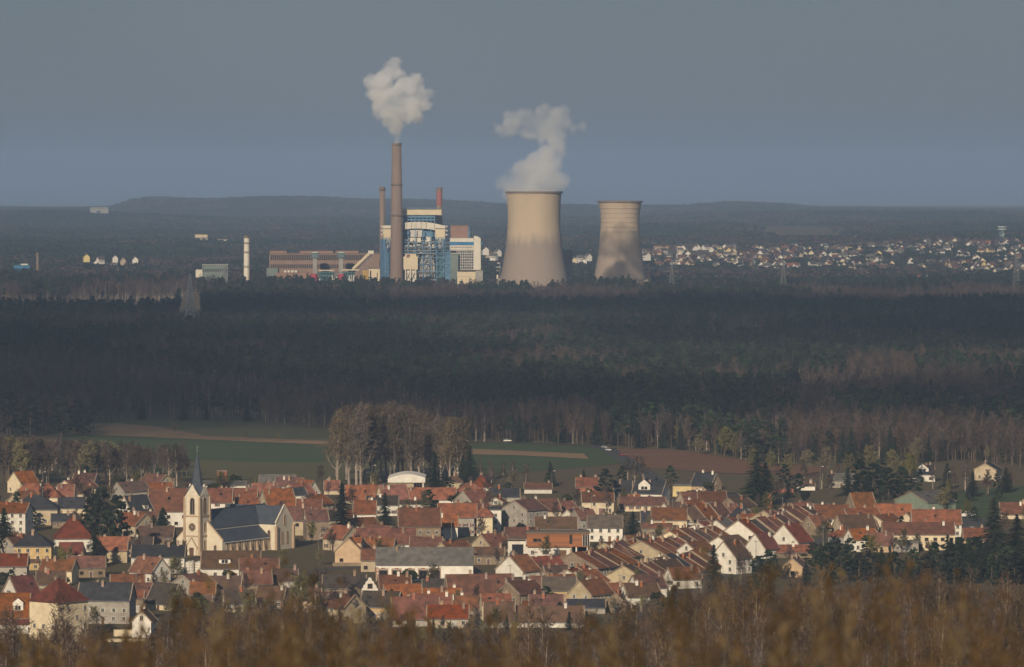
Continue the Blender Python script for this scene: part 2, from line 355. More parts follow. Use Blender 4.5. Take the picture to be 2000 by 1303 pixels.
def tree(kind, x, y, h, name, label, cat='tree', group=None, z=None, wide=1.0, i=None, rg=rnd):
    tm, cm = PR[kind][rg.randrange(len(PR[kind])) if i is None else i % len(PR[kind])]
    o = thing(name, label, cat, (x, y, gz(x, y) if z is None else z), rg.uniform(0, 6.28), group)
    k = h / PH[kind]; o.scale = (k * wide, k * wide, k)
    put('trunk', tm, o); put('crown', cm, o); return o

# ---------------------------------------------------------------- scattering (uncountable forest only)
def scatter(name, pts, meshes, label, mats=None):
    """pts: list of (x, y, z, scale, index, rot)"""
    pc = bpy.data.collections.new(name + '_kinds')
    for i, m in enumerate(meshes):
        o = bpy.data.objects.new('%s_kind_%02d' % (name, i), m); pc.objects.link(o)
    me = bpy.data.meshes.new(name); me.from_pydata([p[:3] for p in pts], [], [])
    for an, ty, k in (('sc', 'FLOAT', 3), ('ix', 'INT', 4), ('rt', 'FLOAT', 5)):
        at = me.attributes.new(an, ty, 'POINT'); at.data.foreach_set('value', [p[k] for p in pts])
    ng = bpy.data.node_groups.new(name, 'GeometryNodeTree')
    ng.interface.new_socket('Geometry', in_out='INPUT', socket_type='NodeSocketGeometry'); ng.interface.new_socket('Geometry', in_out='OUTPUT', socket_type='NodeSocketGeometry')
    n = ng.nodes; l = ng.links; gi = n.new('NodeGroupInput'); go = n.new('NodeGroupOutput')
    ci = n.new('GeometryNodeCollectionInfo'); ci.inputs['Collection'].default_value = pc; ci.inputs['Separate Children'].default_value = True; ci.inputs['Reset Children'].default_value = True
    ip = n.new('GeometryNodeInstanceOnPoints'); ip.inputs['Pick Instance'].default_value = True
    def att(a, ty):
        q = n.new('GeometryNodeInputNamedAttribute'); q.data_type = ty; q.inputs['Name'].default_value = a; return q.outputs['Attribute']
    l.new(gi.outputs[0], ip.inputs['Points']); l.new(ci.outputs[0], ip.inputs['Instance']); l.new(att('ix', 'INT'), ip.inputs['Instance Index'])
    cx = n.new('ShaderNodeCombineXYZ'); l.new(att('rt', 'FLOAT'), cx.inputs['Z'])
    er = n.new('FunctionNodeEulerToRotation'); l.new(cx.outputs[0], er.inputs[0]); l.new(er.outputs[0], ip.inputs['Rotation'])
    cs = n.new('ShaderNodeCombineXYZ')
    for k in range(3): l.new(att('sc', 'FLOAT'), cs.inputs[k])
    l.new(cs.outputs[0], ip.inputs['Scale']); l.new(ip.outputs[0], go.inputs[0])
    o = put(name, me); o.modifiers.new('scatter', 'NODES').node_group = ng
    tag(o, label, kind='stuff'); return o
FK = []
FK += [joined(pine(100 + i, 17, 12, 15, .15, .5, .95), M_BARK, M_PINE, 'forest_pine') for i in range(4)]                 # 0-3
FK += [joined(spruce(110 + i, 19, 13, 7, .18, 1.5), M_BARK, M_SPRUCE, 'forest_spruce') for i in range(2)]                # 4-5
FK += [joined(bare_tree(120 + i, 16, .34, 10, 4, 5, .19), M_BARK, M_BARE, 'forest_bare') for i in range(4)]              # 6-9
FK += [joined(bare_tree(130 + i, 15, .24, 10, 4, 4, .15, .3), M_PALEBARK, M_BARE, 'forest_birch') for i in range(2)]     # 10-11
FK += [joined(bare_tree(135 + i, 11, .4, 10, 4, 4, .12, .2), M_BARK, M_OLIVETW, 'forest_budding') for i in range(2)]     # 12-13
def vnoise(x, y, sd=0):
    def hsh(i, j): return math.sin(i * 127.1 + j * 311.7 + sd * 74.7) * 43758.5453 % 1
    i, j = math.floor(x), math.floor(y); u, v = x - i, y - j; u = u * u * (3 - 2 * u); v = v * v * (3 - 2 * v)
    return (hsh(i, j) * (1 - u) + hsh(i + 1, j) * u) * (1 - v) + (hsh(i, j + 1) * (1 - u) + hsh(i + 1, j + 1) * u) * v
EDGE = [(-400, 870), (0, 855), (170, 845), (195, 822), (300, 819), (460, 819), (640, 834), (700, 842), (880, 862), (1010, 863), (1160, 869), (1220, 872), (1330, 876), (1420, 892), (1500, 903), (1640, 905), (1760, 898), (1900, 905), (2000, 915), (2400, 925)]
CLEAR = [(350, 394, 585, 664), (-200, 345, 589, 621), (345, 600, 625, 640), (1310, 2400, 662, 688)]
def plant_gap(px, py): return 555 < py < 586 and 440 < px < 980 and py < lerp_tab([(440, 546), (700, 560), (900, 571), (980, 573)], px)
fp = []; rg = random.Random(11); y = 2560.0
while y < 6560:
    st = 7.0 + (y - 2600) * .0009; x = -(.104 * y + 80)
    while x < .104 * y + 80:
        X = x + rg.uniform(-.5, .5) * st; Y = y + rg.uniform(-.5, .5) * st; px = px_of(X, Y); py = YH + H * F / Y; x += st
        if py > lerp_tab(EDGE, px) - 1: continue
        young = False
        for a, b, c, d in CLEAR:
            if a < px < b and c < py < d: young = True
        if young and rg.random() > .12: continue
        if py < 578 + 6 * math.sin(px * .02) and (px > 1000 or py < lerp_tab([(0, 540), (440, 546), (620, 560), (760, 565), (900, 571), (1000, 577)], px) + 3): continue
        nb = vnoise(X / 90, Y / 260, 1) * .6 + vnoise(X / 35, Y / 110, 2) * .4; nc = vnoise(X / 60, Y / 200, 5)
        bare = nb + (.22 if py > lerp_tab(EDGE, px) - 45 else 0) + (.25 if px < 330 and py > 700 else 0) + (.16 if py < 615 else 0) - (.1 if 620 < py < 760 else 0)
        if young: k, sc = rg.choice([12, 13, 10]), rg.uniform(.35, .6)
        elif bare > .60:
            k = rg.choice([6, 7, 8, 9]) if nc < .62 else rg.choice([10, 11, 8]); sc = rg.uniform(.6, 1.3)
            if rg.random() < .04: k = 12
        else:
            k = rg.choice([0, 1, 2, 3, 0, 1, 2, 3, 4, 5]); sc = rg.uniform(.62, 1.35)
            if rg.random() < .08: k = rg.choice([6, 7, 10])
        fp.append((X, Y, 0, sc, k, rg.uniform(0, 6.28)))
    y += st
scatter('forest', fp, FK, 'dark mixed forest of pines and bare trees across the plain')
# far woods: clumps of small crowns on the hills behind
def clump(seed, m, n=14, wd=26):
    rg = random.Random(seed); b = MB()
    for i in range(n):
        c = Vector((rg.uniform(-wd, wd), rg.uniform(-wd, wd), 0)); h = rg.uniform(9, 16); r = rg.uniform(3.5, 6)
        tube(b, [c, c + Vector((0, 0, h * .6))], .3, .2, 3)
        for j in range(16):
            o = Vector((rg.gauss(0, 1), rg.gauss(0, 1), rg.gauss(0, 1))).normalized() * r * rg.uniform(.4, 1); o.z = abs(o.z) * 1.1
            leafq(b, c + Vector((0, 0, h * .5)) + o, 2.3 * rg.uniform(.7, 1.3), rg, o.normalized())
    return b.mesh('far_clump', [m])
FC = [clump(1, M_PINE), clump(2, M_PINE), clump(3, M_SPRUCE), clump(4, M_BARE), clump(5, M_BARE)]
def town_zone(px, py): return 1250 < px and 474 < py < 545
cp = []; y = 6450.0
while y < 20500:
    st = 26 + (y - 6450) * .0021; x = -(.106 * y + 100)
    while x < .106 * y + 100:
        X = x + rg.uniform(-.5, .5) * st; Y = y + rg.uniform(-.5, .5) * st; px = px_of(X, Y); x += st
        z = gz(X, Y); py = YH + (H - z) * F / Y
        if 6450 < Y < 6900 and (1130 < px < 1290 or px < 1000): continue
        if town_zone(px, py) and rg.random() < .5: continue
        if px < 1000 and Y < 7300 and rg.random() < .5: continue
        nb = vnoise(X / 300, Y / 700, 9)
        if nb > .78 and Y < 16000: continue
        k = rg.choice([0, 1, 2]) if nb < .45 else rg.choice([3, 4, 0])
        cp.append((X, Y, z - 1, rg.uniform(.7, 1.1) * (.65 if town_zone(px, py) else 1), k, rg.uniform(0, 6.28)))
    y += st
scatter('far_woods', cp, FC, 'hazy woodland covering the far hills')
# ---------------------------------------------------------------- power station
def shade_lower_shell(m, zline, shade_col):                        # cloud shadow painted into the lower shell colour, with a ragged, streaky upper limit
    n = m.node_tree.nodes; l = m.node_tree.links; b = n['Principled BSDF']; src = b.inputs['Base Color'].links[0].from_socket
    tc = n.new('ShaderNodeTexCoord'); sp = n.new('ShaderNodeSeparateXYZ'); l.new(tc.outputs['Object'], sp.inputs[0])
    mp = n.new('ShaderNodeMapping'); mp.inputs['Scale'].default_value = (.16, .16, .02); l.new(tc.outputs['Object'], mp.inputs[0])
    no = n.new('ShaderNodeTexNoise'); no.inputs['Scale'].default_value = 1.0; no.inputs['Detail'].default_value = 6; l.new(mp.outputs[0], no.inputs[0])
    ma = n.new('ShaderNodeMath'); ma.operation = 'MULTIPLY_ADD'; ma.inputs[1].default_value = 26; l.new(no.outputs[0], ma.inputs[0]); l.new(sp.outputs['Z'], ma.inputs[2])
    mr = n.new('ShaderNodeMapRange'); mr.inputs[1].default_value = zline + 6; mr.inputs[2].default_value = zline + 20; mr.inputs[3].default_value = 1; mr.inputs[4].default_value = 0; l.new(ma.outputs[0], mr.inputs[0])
    mx = n.new('ShaderNodeMix'); mx.data_type = 'RGBA'; l.new(mr.outputs[0], mx.inputs[0]); l.new(src, mx.inputs[6]); mx.inputs[7].default_value = (*shade_col, 1); l.new(mx.outputs[2], b.inputs['Base Color'])
M_TOWER = mat('cooling_tower_concrete', (.47, .375, .265), (.40, .32, .225), .035, .9, 0, .1, .5, stretch=(1, 1, .25)); shade_lower_shell(M_TOWER, 66, (.27, .22, .185))
M_TOWER2 = mat('ringed_tower_concrete', (.44, .35, .26), (.35, .28, .205), .06, .9, 0, .1, .5, stretch=(1, 1, .25)); shade_lower_shell(M_TOWER2, 56, (.30, .24, .19))
M_RIM = mat('dark_rim_concrete', (.20, .15, .11), None, .2)
M_STACK = mat('stack_concrete', (.225, .165, .13), (.17, .125, .10), .08, .9, stretch=(1, 1, .2))
M_STACKRED = mat('faded_red_paint', (.30, .12, .10), (.22, .09, .08), .2)
M_BLUE = mat('blue_steel', (.10, .21, .34), (.075, .165, .27), .15, .6)
M_DKBLUE = mat('dark_blue_cladding', (.05, .115, .21), (.04, .09, .17), .1, .7)
M_BLUEBAND = mat('bright_blue_band', (.03, .17, .36), None, .2, .6)
M_WHITEC = mat('white_cladding', (.62, .58, .50), (.54, .50, .42), .12, .7)
M_CREAMC = mat('cream_cladding', (.60, .52, .36), (.53, .45, .31), .12, .7)
M_GREYC = mat('grey_cladding', (.30, .29, .26), (.24, .23, .21), .12, .7)
M_SILVER = mat('aluminium_lagging', (.50, .48, .44), (.36, .35, .33), .3, .5, metal=.3)
M_BRICK = mat('brown_brick', (.24, .165, .125), (.19, .13, .10), .1, .9)
M_BROWNC = mat('brown_cladding', (.26, .155, .12), (.22, .13, .10), .1, .8)
M_GREENC = mat('green_grey_cladding', (.16, .20, .18), (.13, .165, .15), .1, .8)
M_TEAL = mat('teal_steel', (.06, .15, .17), (.045, .11, .13), .2, .6)
M_PINK = mat('raspberry_tank_paint', (.40, .06, .09), None, .3, .6)
M_YEL = mat('yellow_paint', (.55, .36, .06), None, .3, .6)
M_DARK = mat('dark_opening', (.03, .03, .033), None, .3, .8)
M_LATT = mat('galvanised_lattice', (.24, .235, .23), None, .3, .6, metal=.3)
D0 = 6070.0
def X0(px, D=D0): return xx(px, D)
def Z0(py, D=D0): return zz(py, D)
class Site:
    """draws boxes given in photo columns and rows at one real distance; everything is metres in the end"""
    def __init__(s, D): s.D = D; s.k = D / F
    def x(s, px): return xx(px, s.D)
    def z(s, py): return max(0.0, zz(py, s.D))
    def box(s, mb, x0, x1, yt, yb, near=0, depth=12, m=0):
        mb.box(s.x(x0), s.x(x1), near, near + depth, s.z(yb), s.z(yt), m)
def cooling_tower(label, cx, ytop, D, prof, m, bands=()):
    k = D / F; o = thing('cooling_tower', label, 'cooling tower', (xx(cx, D), D, 0))
    zt = zz(ytop, D); pr = []
    for i in range(41):
        f = i / 40; z = 9 + (zt - 9) * f; pr.append((lerp_tab2(prof, f) * k, z))
    inner = [(r - 1.1, z) for r, z in reversed(pr)]
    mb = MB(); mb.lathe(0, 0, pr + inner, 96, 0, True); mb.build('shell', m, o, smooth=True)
    r, z = pr[-1]; mb = MB(); mb.lathe(0, 0, [(r + .1, z - 1.6), (r + 1.5, z - 1.2), (r + 1.5, z + .7), (r - 1.6, z + .7), (r - 1.6, z - .5)], 96, 0, True); mb.build('rim', M_RIM, o)
    r0 = pr[0][0] + 1.6
    for i in range(36):
        mb = MB()
        for sgn in (-1, 1):
            a = 6.2831853 * (i + .5) / 36; b = a + sgn * .087
            mb.beam((math.cos(a) * r0 * 1.03, math.sin(a) * r0 * 1.03, 0), (math.cos(b) * r0, math.sin(b) * r0, 9.6), .9)
        mb.build('leg', M_CONC, o)
    for f, hgt in bands:
        r, z = lerp_tab2(prof, f) * k, 9 + (zt - 9) * f; mb = MB()
        mb.lathe(0, 0, [(r - .1, z - hgt / 2), (r + .55, z - hgt / 2), (r + .55, z + hgt / 2), (r - .1, z + hgt / 2)], 96); mb.build('ring_band', m, o, smooth=False)
    return o
def lerp_tab2(tab, v):                                  # smooth (Catmull) interpolation of the shell profile
    n = len(tab); v = min(max(v, tab[0][0]), tab[-1][0])
    for i in range(n - 1):
        if v <= tab[i + 1][0]: break
    p = [tab[max(0, i - 1)][1], tab[i][1], tab[i + 1][1], tab[min(n - 1, i + 2)][1]]; t = (v - tab[i][0]) / (tab[i + 1][0] - tab[i][0])
    return .5 * (2 * p[1] + (p[2] - p[0]) * t + (2 * p[0] - 5 * p[1] + 4 * p[2] - p[3]) * t * t + (3 * p[1] - p[0] - 3 * p[2] + p[3]) * t ** 3)
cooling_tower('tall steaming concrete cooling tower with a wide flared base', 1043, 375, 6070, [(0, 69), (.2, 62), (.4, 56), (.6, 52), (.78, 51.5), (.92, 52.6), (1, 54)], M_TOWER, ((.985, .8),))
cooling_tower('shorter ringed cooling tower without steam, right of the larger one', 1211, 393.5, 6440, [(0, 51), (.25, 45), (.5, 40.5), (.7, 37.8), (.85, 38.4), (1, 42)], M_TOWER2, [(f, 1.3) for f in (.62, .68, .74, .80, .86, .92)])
# chimneys
def chimney(name, label, cx, ytop, w0, w1, D, m, bands=(), plats=()):
    k = D / F; o = thing(name, label, 'chimney', (xx(cx, D), D, 0)); zt = zz(ytop, D); r0, r1 = w0 * k / 2, w1 * k / 2
    mb = MB(); mb.lathe(0, 0, [(r0 * 1.12, 0), (r0, zt * .2), (r1, zt), (r1 - .9, zt), (r1 - .9, zt - 6)], 40); mb.build('shaft', m, o, smooth=True)
    mb = MB(); mb.lathe(0, 0, [(r1 + .05, zt - 2.6), (r1 + .5, zt - 2.4), (r1 + .5, zt + .4), (r1 - 1, zt + .4)], 40); mb.build('rim', M_RIM, o)
    rad = lambda z: r0 + (r1 - r0) * min(1, max(0, (z - zt * .2) / (zt * .8)))
    for ya, yb, mm in bands:
        za, zb = zz(ya, D), zz(yb, D); mb = MB(); mb.lathe(0, 0, [(rad(zb) + .12, zb), (rad(za) + .12, za)], 40); mb.build('painted_band', mm, o, smooth=True)
    for yp in plats:
        z = zz(yp, D); r = rad(z); mb = MB(); mb.lathe(0, 0, [(r, z - .4), (r + 1.4, z - .3), (r + 1.4, z), (r, z)], 40)
        for i in range(20):
            a = i * .314159; mb.beam((math.cos(a) * (r + 1.3), math.sin(a) * (r + 1.3), z), (math.cos(a) * (r + 1.3), math.sin(a) * (r + 1.3), z + 1.3), .15)
        mb.lathe(0, 0, [(r + 1.25, z + 1.2), (r + 1.4, z + 1.2), (r + 1.4, z + 1.4), (r + 1.25, z + 1.4)], 40, 0, True); mb.build('platform', M_RIM, o)
    mb = MB(); mb.beam((r0 + .35, -.3, 2), (r1 + .35, -.3, zt - 2), .35); mb.build('ladder', M_RIM, o); return o
chimney('main_chimney', 'tallest brown concrete chimney giving off the white plume', 774.5, 280, 25, 18, 6052, M_STACK, (), (361, 421))
chimney('slim_chimney', 'slim brown chimney just left of the tallest chimney', 746.5, 366, 10.5, 9.5, 6130, M_STACK, ((366.5, 371, M_RIM),), (371,))
chimney('slim_chimney', 'slim chimney with faded red top, right of the tallest chimney', 858, 367, 11, 11, 6130, M_STACK, ((367.5, 373, M_RIM), (373, 402, M_STACKRED)), ())
chimney('white_chimney', 'white ringed chimney standing alone left of the long brick hall', 481.5, 461, 11.5, 10, 6150, M_WHITEC, (), (475, 493, 521))
chimney('dark_chimney', 'thin dark chimney beside the far blue shed at left', 73, 494, 5, 4, 6900, M_RIM)
# boiler house: open blue steel frame with white ducts and hoppers
S = Site(6060); bh = thing('boiler_house', 'blue framed boiler house with white arched ducts behind the tallest chimney', 'power station', (0, 6060, 0))
def part(name, m, fn, parent=bh, whole=False, **kw):
    mb = MB(); fn(mb); n = len(mb.v) // 8
    if not whole and 2 <= n <= 10 and len(mb.v) == 8 * n and len(mb.f) == 6 * n:    # separate boxes become separate parts
        for i in range(n):
            q = MB(); q.v = mb.v[8 * i:8 * i + 8]; q.f = [tuple(k - 8 * i for k in f) for f in mb.f[6 * i:6 * i + 6]]; q.m = mb.m[6 * i:6 * i + 6]; o = q.build(name, m, parent, **kw)
        return o
    return mb.build(name, m, parent, **kw)
part('boiler_core', M_DKBLUE, lambda b: S.box(b, 778, 850, 438, 560, 14, 46))
part('roof_block', M_CREAMC, lambda b: S.box(b, 785, 862, 410, 420, 10, 40))
def rails(b):
    for i in range(16): S.box(b, 785.5 + i * 5, 786.2 + i * 5, 406.5, 410, 10, .5)
    S.box(b, 785, 862, 406.3, 407, 10, .5)
part('roof_railing', M_LATT, rails)
def upper(b):
    S.box(b, 786, 848, 422, 425.5, 12, 30); S.box(b, 786, 848, 428, 431, 12, 30)
    for i in range(9): S.box(b, 787 + i * 7.6, 788.6 + i * 7.6, 420, 436, 11.5, 2)
part('upper_gallery', M_BLUE, upper)
part('upper_gallery_back', M_GREYC, lambda b: S.box(b, 787, 852, 421, 437, 22, 20))
def arch(b):
    n = 14
    for i in range(n):
        a, c = 748 + (870 - 748) * i / n, 748 + (870 - 748) * (i + 1) / n
        f = lambda q: 433.5 + 9.5 * (abs(q - 815) / 57) ** 2.2
        x0, x1 = S.x(a), S.x(c)
        b.hexa([(x0, 2, S.z(f(a) + 13)), (x1, 2, S.z(f(c) + 13)), (x1, 10, S.z(f(c) + 13)), (x0, 10, S.z(f(a) + 13)), (x0, 2, S.z(f(a))), (x1, 2, S.z(f(c))), (x1, 10, S.z(f(c))), (x0, 10, S.z(f(a)))])
part('arched_duct', M_WHITEC, arch)
part('duct_stiffeners', M_LATT, lambda b: [S.box(b, q, q + .8, 433, 446.5, 1.6, 1) for q in (765, 785, 794, 803, 812, 822, 832, 848)])
for a, c in ((749, 765), (850, 869)):
    part('duct_box', M_CREAMC, lambda b: (S.box(b, a, c, 448.5, 464, 0, 12)))
    part('duct_box_upper', M_WHITEC, lambda b: S.box(b, a - .5, c + .5, 440.5, 446.2, -.4, 12))
    def hopper(b):
        x0, x1, xm = S.x(a), S.x(c), S.x((a + c) / 2); z1, z0 = S.z(464.5), S.z(486)
        b.hexa([(xm - 1.2, 5, z0), (xm + 1.2, 5, z0), (xm + 1.2, 8, z0), (xm - 1.2, 8, z0), (x0, 0, z1), (x1, 0, z1), (x1, 12, z1), (x0, 12, z1)])
    part('hopper', M_WHITEC, hopper)
    def brace(b):
        for i in range(3):
            q0 = a + (c - a) * i / 3; q1 = a + (c - a) * (i + 1) / 3
            b.beam((S.x(q0), -.6, S.z(465)), (S.x(q1), -.6, S.z(486)), .5); b.beam((S.x(q1), -.6, S.z(465)), (S.x(q0), -.6, S.z(486)), .5)
        b.beam((S.x(a), -.6, S.z(465)), (S.x(a), -.6, S.z(486)), .6); b.beam((S.x(c), -.6, S.z(465)), (S.x(c), -.6, S.z(486)), .6)
    part('hopper_bracing', M_BLUE, brace)
    part('side_pipe', M_SILVER, lambda b: [S.box(b, (a - 5 if a < 800 else c), (a if a < 800 else c + 5), q, q + 3, 2, 2.5) for q in (441, 449, 457)])
part('central_casing', M_SILVER, lambda b: [S.box(b, 800, 824, 447, 463, 6, 8), S.box(b, 798, 824, 476, 486, 5, 8)])
part('central_casing_band', M_WHITEC, lambda b: S.box(b, 798, 822, 464.5, 472, 4, 8))
part('casing_funnel', M_BROWNC, lambda b: b.hexa([(S.x(795), 5, S.z(486)), (S.x(825), 5, S.z(486)), (S.x(825), 13, S.z(486)), (S.x(795), 13, S.z(486)), (S.x(801), 5, S.z(473)), (S.x(820), 5, S.z(473)), (S.x(820), 13, S.z(473)), (S.x(801), 13, S.z(473))]))
part('blue_panel', M_BLUE, lambda b: [S.box(b, 825, 849, 447, 463, 9, 3), S.box(b, 826, 848, 476, 496, 10, 3), S.box(b, 786, 799, 449, 458, 9, 2), S.box(b, 787, 796, 471, 482, 10, 2)])
part('inclined_duct', M_WHITEC, lambda b: b.hexa([(S.x(840), 3, S.z(484)), (S.x(848), 3, S.z(484)), (S.x(848), 8, S.z(484)), (S.x(840), 8, S.z(484)), (S.x(831), 3, S.z(463)), (S.x(842), 3, S.z(463)), (S.x(842), 8, S.z(463)), (S.x(831), 8, S.z(463))]))
part('yellow_hatch', M_YEL, lambda b: S.box(b, 784.5, 787.5, 464, 469, 2, 2))
def frame(b):
    for q in (752, 766, 783, 797, 811, 826, 841, 852, 866, 879):
        S.box(b, q - .7, q + .7, 466 if q > 848 or q < 767 else 447, 562, -2, 1)
    for yy in (473.5, 482, 488.5, 494, 503, 516, 530, 545): S.box(b, 752, 879, yy - .55, yy + .55, -2.2, 1)
    for q0, q1 in ((752, 766), (826, 841), (852, 866), (866, 879)):
        for ya, yb in ((488, 503), (503, 516), (516, 530), (530, 545), (545, 560)):
            b.beam((S.x(q0), -1.6, S.z(ya)), (S.x(q1), -1.6, S.z(yb)), .5); b.beam((S.x(q1), -1.6, S.z(ya)), (S.x(q0), -1.6, S.z(yb)), .5)
part('steel_frame', M_BLUE, frame)
part('floor_deck', M_GREYC, lambda b: [S.box(b, 784, 850, yy, yy + 1, -2.6, 5) for yy in (484, 489.5, 494.8, 531, 545.5)])
part('left_blue_wing', M_DKBLUE, lambda b: S.box(b, 742, 766, 468, 560, 16, 30))
part('right_blue_tower', M_BLUE, lambda b: [S.box(b, 869, 880, 492, 560, -1, 16)])
part('right_blue_infill', M_TEAL, lambda b: S.box(b, 852, 869, 496, 560, 6, 12))
rg = random.Random(4)
def clutter(b):
    for i in range(110):
        q, yy = rg.uniform(786, 846), rg.uniform(466, 541); wd, hh = rg.uniform(1.5, 6), rg.uniform(.8, 4); nr = rg.uniform(-1, 7); S.box(b, q, q + wd, yy, yy + hh, nr, rg.uniform(1, 4))
    for i in range(14):
        q = rg.uniform(812, 850); b.cyl(S.x(q), rg.uniform(0, 5), S.z(rg.uniform(535, 545)), S.z(rg.uniform(498, 515)), rg.uniform(.4, 1), n=8)
part('pipework', M_SILVER, clutter)
part('pipework_dark', M_GREYC, clutter); part('white_ducts', M_WHITEC, clutter); part('valves', M_BROWNC, lambda b: [S.box(b, q, q + 3, yy, yy + 2, -1.5, 2) for q, yy in ((815, 512), (823, 520), (831, 508), (836, 527), (820, 536), (841, 515))])
part('base_wall', M_BRICK, lambda b: S.box(b, 806, 850, 546.5, 575, -3, 6)); part('base_annex', M_BROWNC, lambda b: S.box(b, 817, 872, 552, 575, -9, 5))
# silo house on legs
so_ = thing('ash_silo', 'cream silo box on braced legs in front of the boiler house', 'silo', (0, 6053, 0)); S2 = Site(6053)
part('silo_body', M_CREAMC, lambda b: (S2.box(b, 788, 816, 501, 526.5, 0, 9), S2.box(b, 791, 813, 496.5, 501, 2, 10)), so_)
part('inlet_hood', M_STACKRED, lambda b: [S2.box(b, 794, 796, 497, 503, -1, 1), S2.box(b, 797.5, 799.5, 496.5, 503, -1, 1)], so_)
part('skirt_panel', M_WHITEC, lambda b: S2.box(b, 793, 811, 528, 552, 3, 8), so_)
for q in (792, 802, 812):
    part('leg', M_WHITEC, lambda b: S2.box(b, q - 1, q + 1, 526, 566, -.3, 1.6), so_)
part('bracing', M_LATT, lambda b: [b.beam((S2.x(p), .8, S2.z(528)), (S2.x(r_), .8, S2.z(549)), .6) for p, r_ in ((792, 802), (802, 792), (802, 812), (812, 802))], so_)
# right block
S3 = Site(6030); rb = thing('bunker_building', 'white building with a blue band and rounded white lift tower', 'power station', (0, 6030, 0))
part('upper_storey', M_WHITEC, lambda b: S3.box(b, 879, 925, 465.5, 488, 0, 26), rb)
part('blue_band', M_BLUEBAND, lambda b: S3.box(b, 878.5, 942, 472.5, 479, -.5, 27), rb)
def lift(b):
    S3.box(b, 925.5, 939, 468, 560, -2.5, 12); n = 10
    for i in range(n):                                  # rounded top
        a0, a1 = math.pi / 2 * i / n, math.pi / 2 * (i + 1) / n
        x0, x1 = S3.x(939) - (S3.x(939) - S3.x(925.5)) * math.sin(a1), S3.x(939) - (S3.x(939) - S3.x(925.5)) * math.sin(a0)
        zt = S3.z(468) + (S3.z(461) - S3.z(468)) * math.cos((a0 + a1) / 2); xa = S3.x(925.5) + (S3.x(939) - x1); xb = S3.x(925.5) + (S3.x(939) - x0)
        b.box(xa, xb, -2.5, 9.5, S3.z(468), zt)
part('lift_tower', M_WHITEC, lift, rb)
part('window_strip', M_GREYC, lambda b: [S3.box(b, 880.5 + i * 5.4, 884.6 + i * 5.4, 481.5, 484.5, -.3, 1) for i in range(8)], rb)
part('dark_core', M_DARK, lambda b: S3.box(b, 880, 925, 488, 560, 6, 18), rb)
part('open_frame', M_SILVER, lambda b: [S3.box(b, 892 + i * 3.6, 893 + i * 3.6, 488, 530, 1, 1) for i in range(10)] + [S3.box(b, 880, 925, 489 + i * 5.2, 490.2 + i * 5.2, .8, 1.2) for i in range(8)], rb)
part('green_side_wing', M_GREENC, lambda b: S3.box(b, 880, 895, 496, 562, -6, 10), rb)
part('frame_equipment', M_BRICK, lambda b: [S3.box(b, q, q + 4, yy, yy + 3, 3, 2) for q, yy in ((895, 491), (903, 499), (911, 492), (917, 505), (899, 512), (908, 519), (920, 490), (919, 516))], rb)
bx_ = thing('brown_block', 'windowless brown block rising behind the white building with a blue band', 'building', (0, 6058, 0)); S4 = Site(6058)
part('walls', M_BROWNC, lambda b: S4.box(b, 880, 914, 441.5, 560, 0, 30), bx_); part('roof_edge', M_RIM, lambda b: S4.box(b, 879, 916, 440, 441.5, -.8, 32), bx_); part('blue_flank', M_BLUE, lambda b: S4.box(b, 914, 917, 443, 560, 1, 22), bx_)
cb = thing('cream_workshop', 'cream two-part workshop block below the white lift tower', 'building', (0, 6000, 0)); S5 = Site(6000)
part('front_hall', M_CREAMC, lambda b: S5.box(b, 893, 928.5, 528.5, 575, 0, 16), cb); part('side_hall', M_GREYC, lambda b: S5.box(b, 928.7, 943, 528, 577, -3, 16), cb)
part('cladding_seam', M_STACK, lambda b: [S5.box(b, 893, 928.5, yy, yy + .35, -.12, .3) for yy in (540, 555)] + [S5.box(b, 910, 910.4, 528.5, 575, -.12, .3)], cb); part('roof_edge', M_RIM, lambda b: S5.box(b, 892.5, 943.5, 527.6, 528.4, -3.5, 20), cb)
# long brick turbine hall
S6 = Site(6160); th = thing('turbine_hall', 'long brown brick turbine hall with tall window bays', 'building', (0, 6160, 0))
part('wall', M_BRICK, lambda b: S6.box(b, 526, 742, 496, 545, 0, 40), th); part('parapet', M_RIM, lambda b: S6.box(b, 525, 743, 494.6, 496, -.6, 41.5), th)
for a, c in ((527, 560), (585, 650), (655, 700)): part('roof_monitor', M_BROWNC, lambda b: S6.box(b, a, c, 490.5, 494.6, 6, 24), th)
wm = MB(); wm.box(-.9, .9, -.25, .1, 0, 6.2, 0); wm.box(-1.3, -.9, -.6, .1, 0, 6.2, 1); wm.box(.9, 1.3, -.6, .1, 0, 6.2, 1); wm = wm.mesh('hall_window', [M_DARK, M_BRICK])
for i in range(44): put('window', wm, th, (S6.x(530 + i * 4.15), 0, S6.z(508)))
for i in range(40): put('window', wm, th, (S6.x(530 + i * 4.15), 0, S6.z(524)), scale=(.8, 1, .75))
part('pale_lean_to', M_WHITEC, lambda b: [S6.box(b, 555 + i * 7, 560 + i * 7, 528, 532, -8, 6) for i in range(4)], th); part('service_wing', M_BROWNC, lambda b: S6.box(b, 540, 612, 532.5, 560, -12, 10), th); part('blue_annex', M_GREENC, lambda b: S6.box(b, 521, 543, 523.5, 545, -5, 4.5), th)
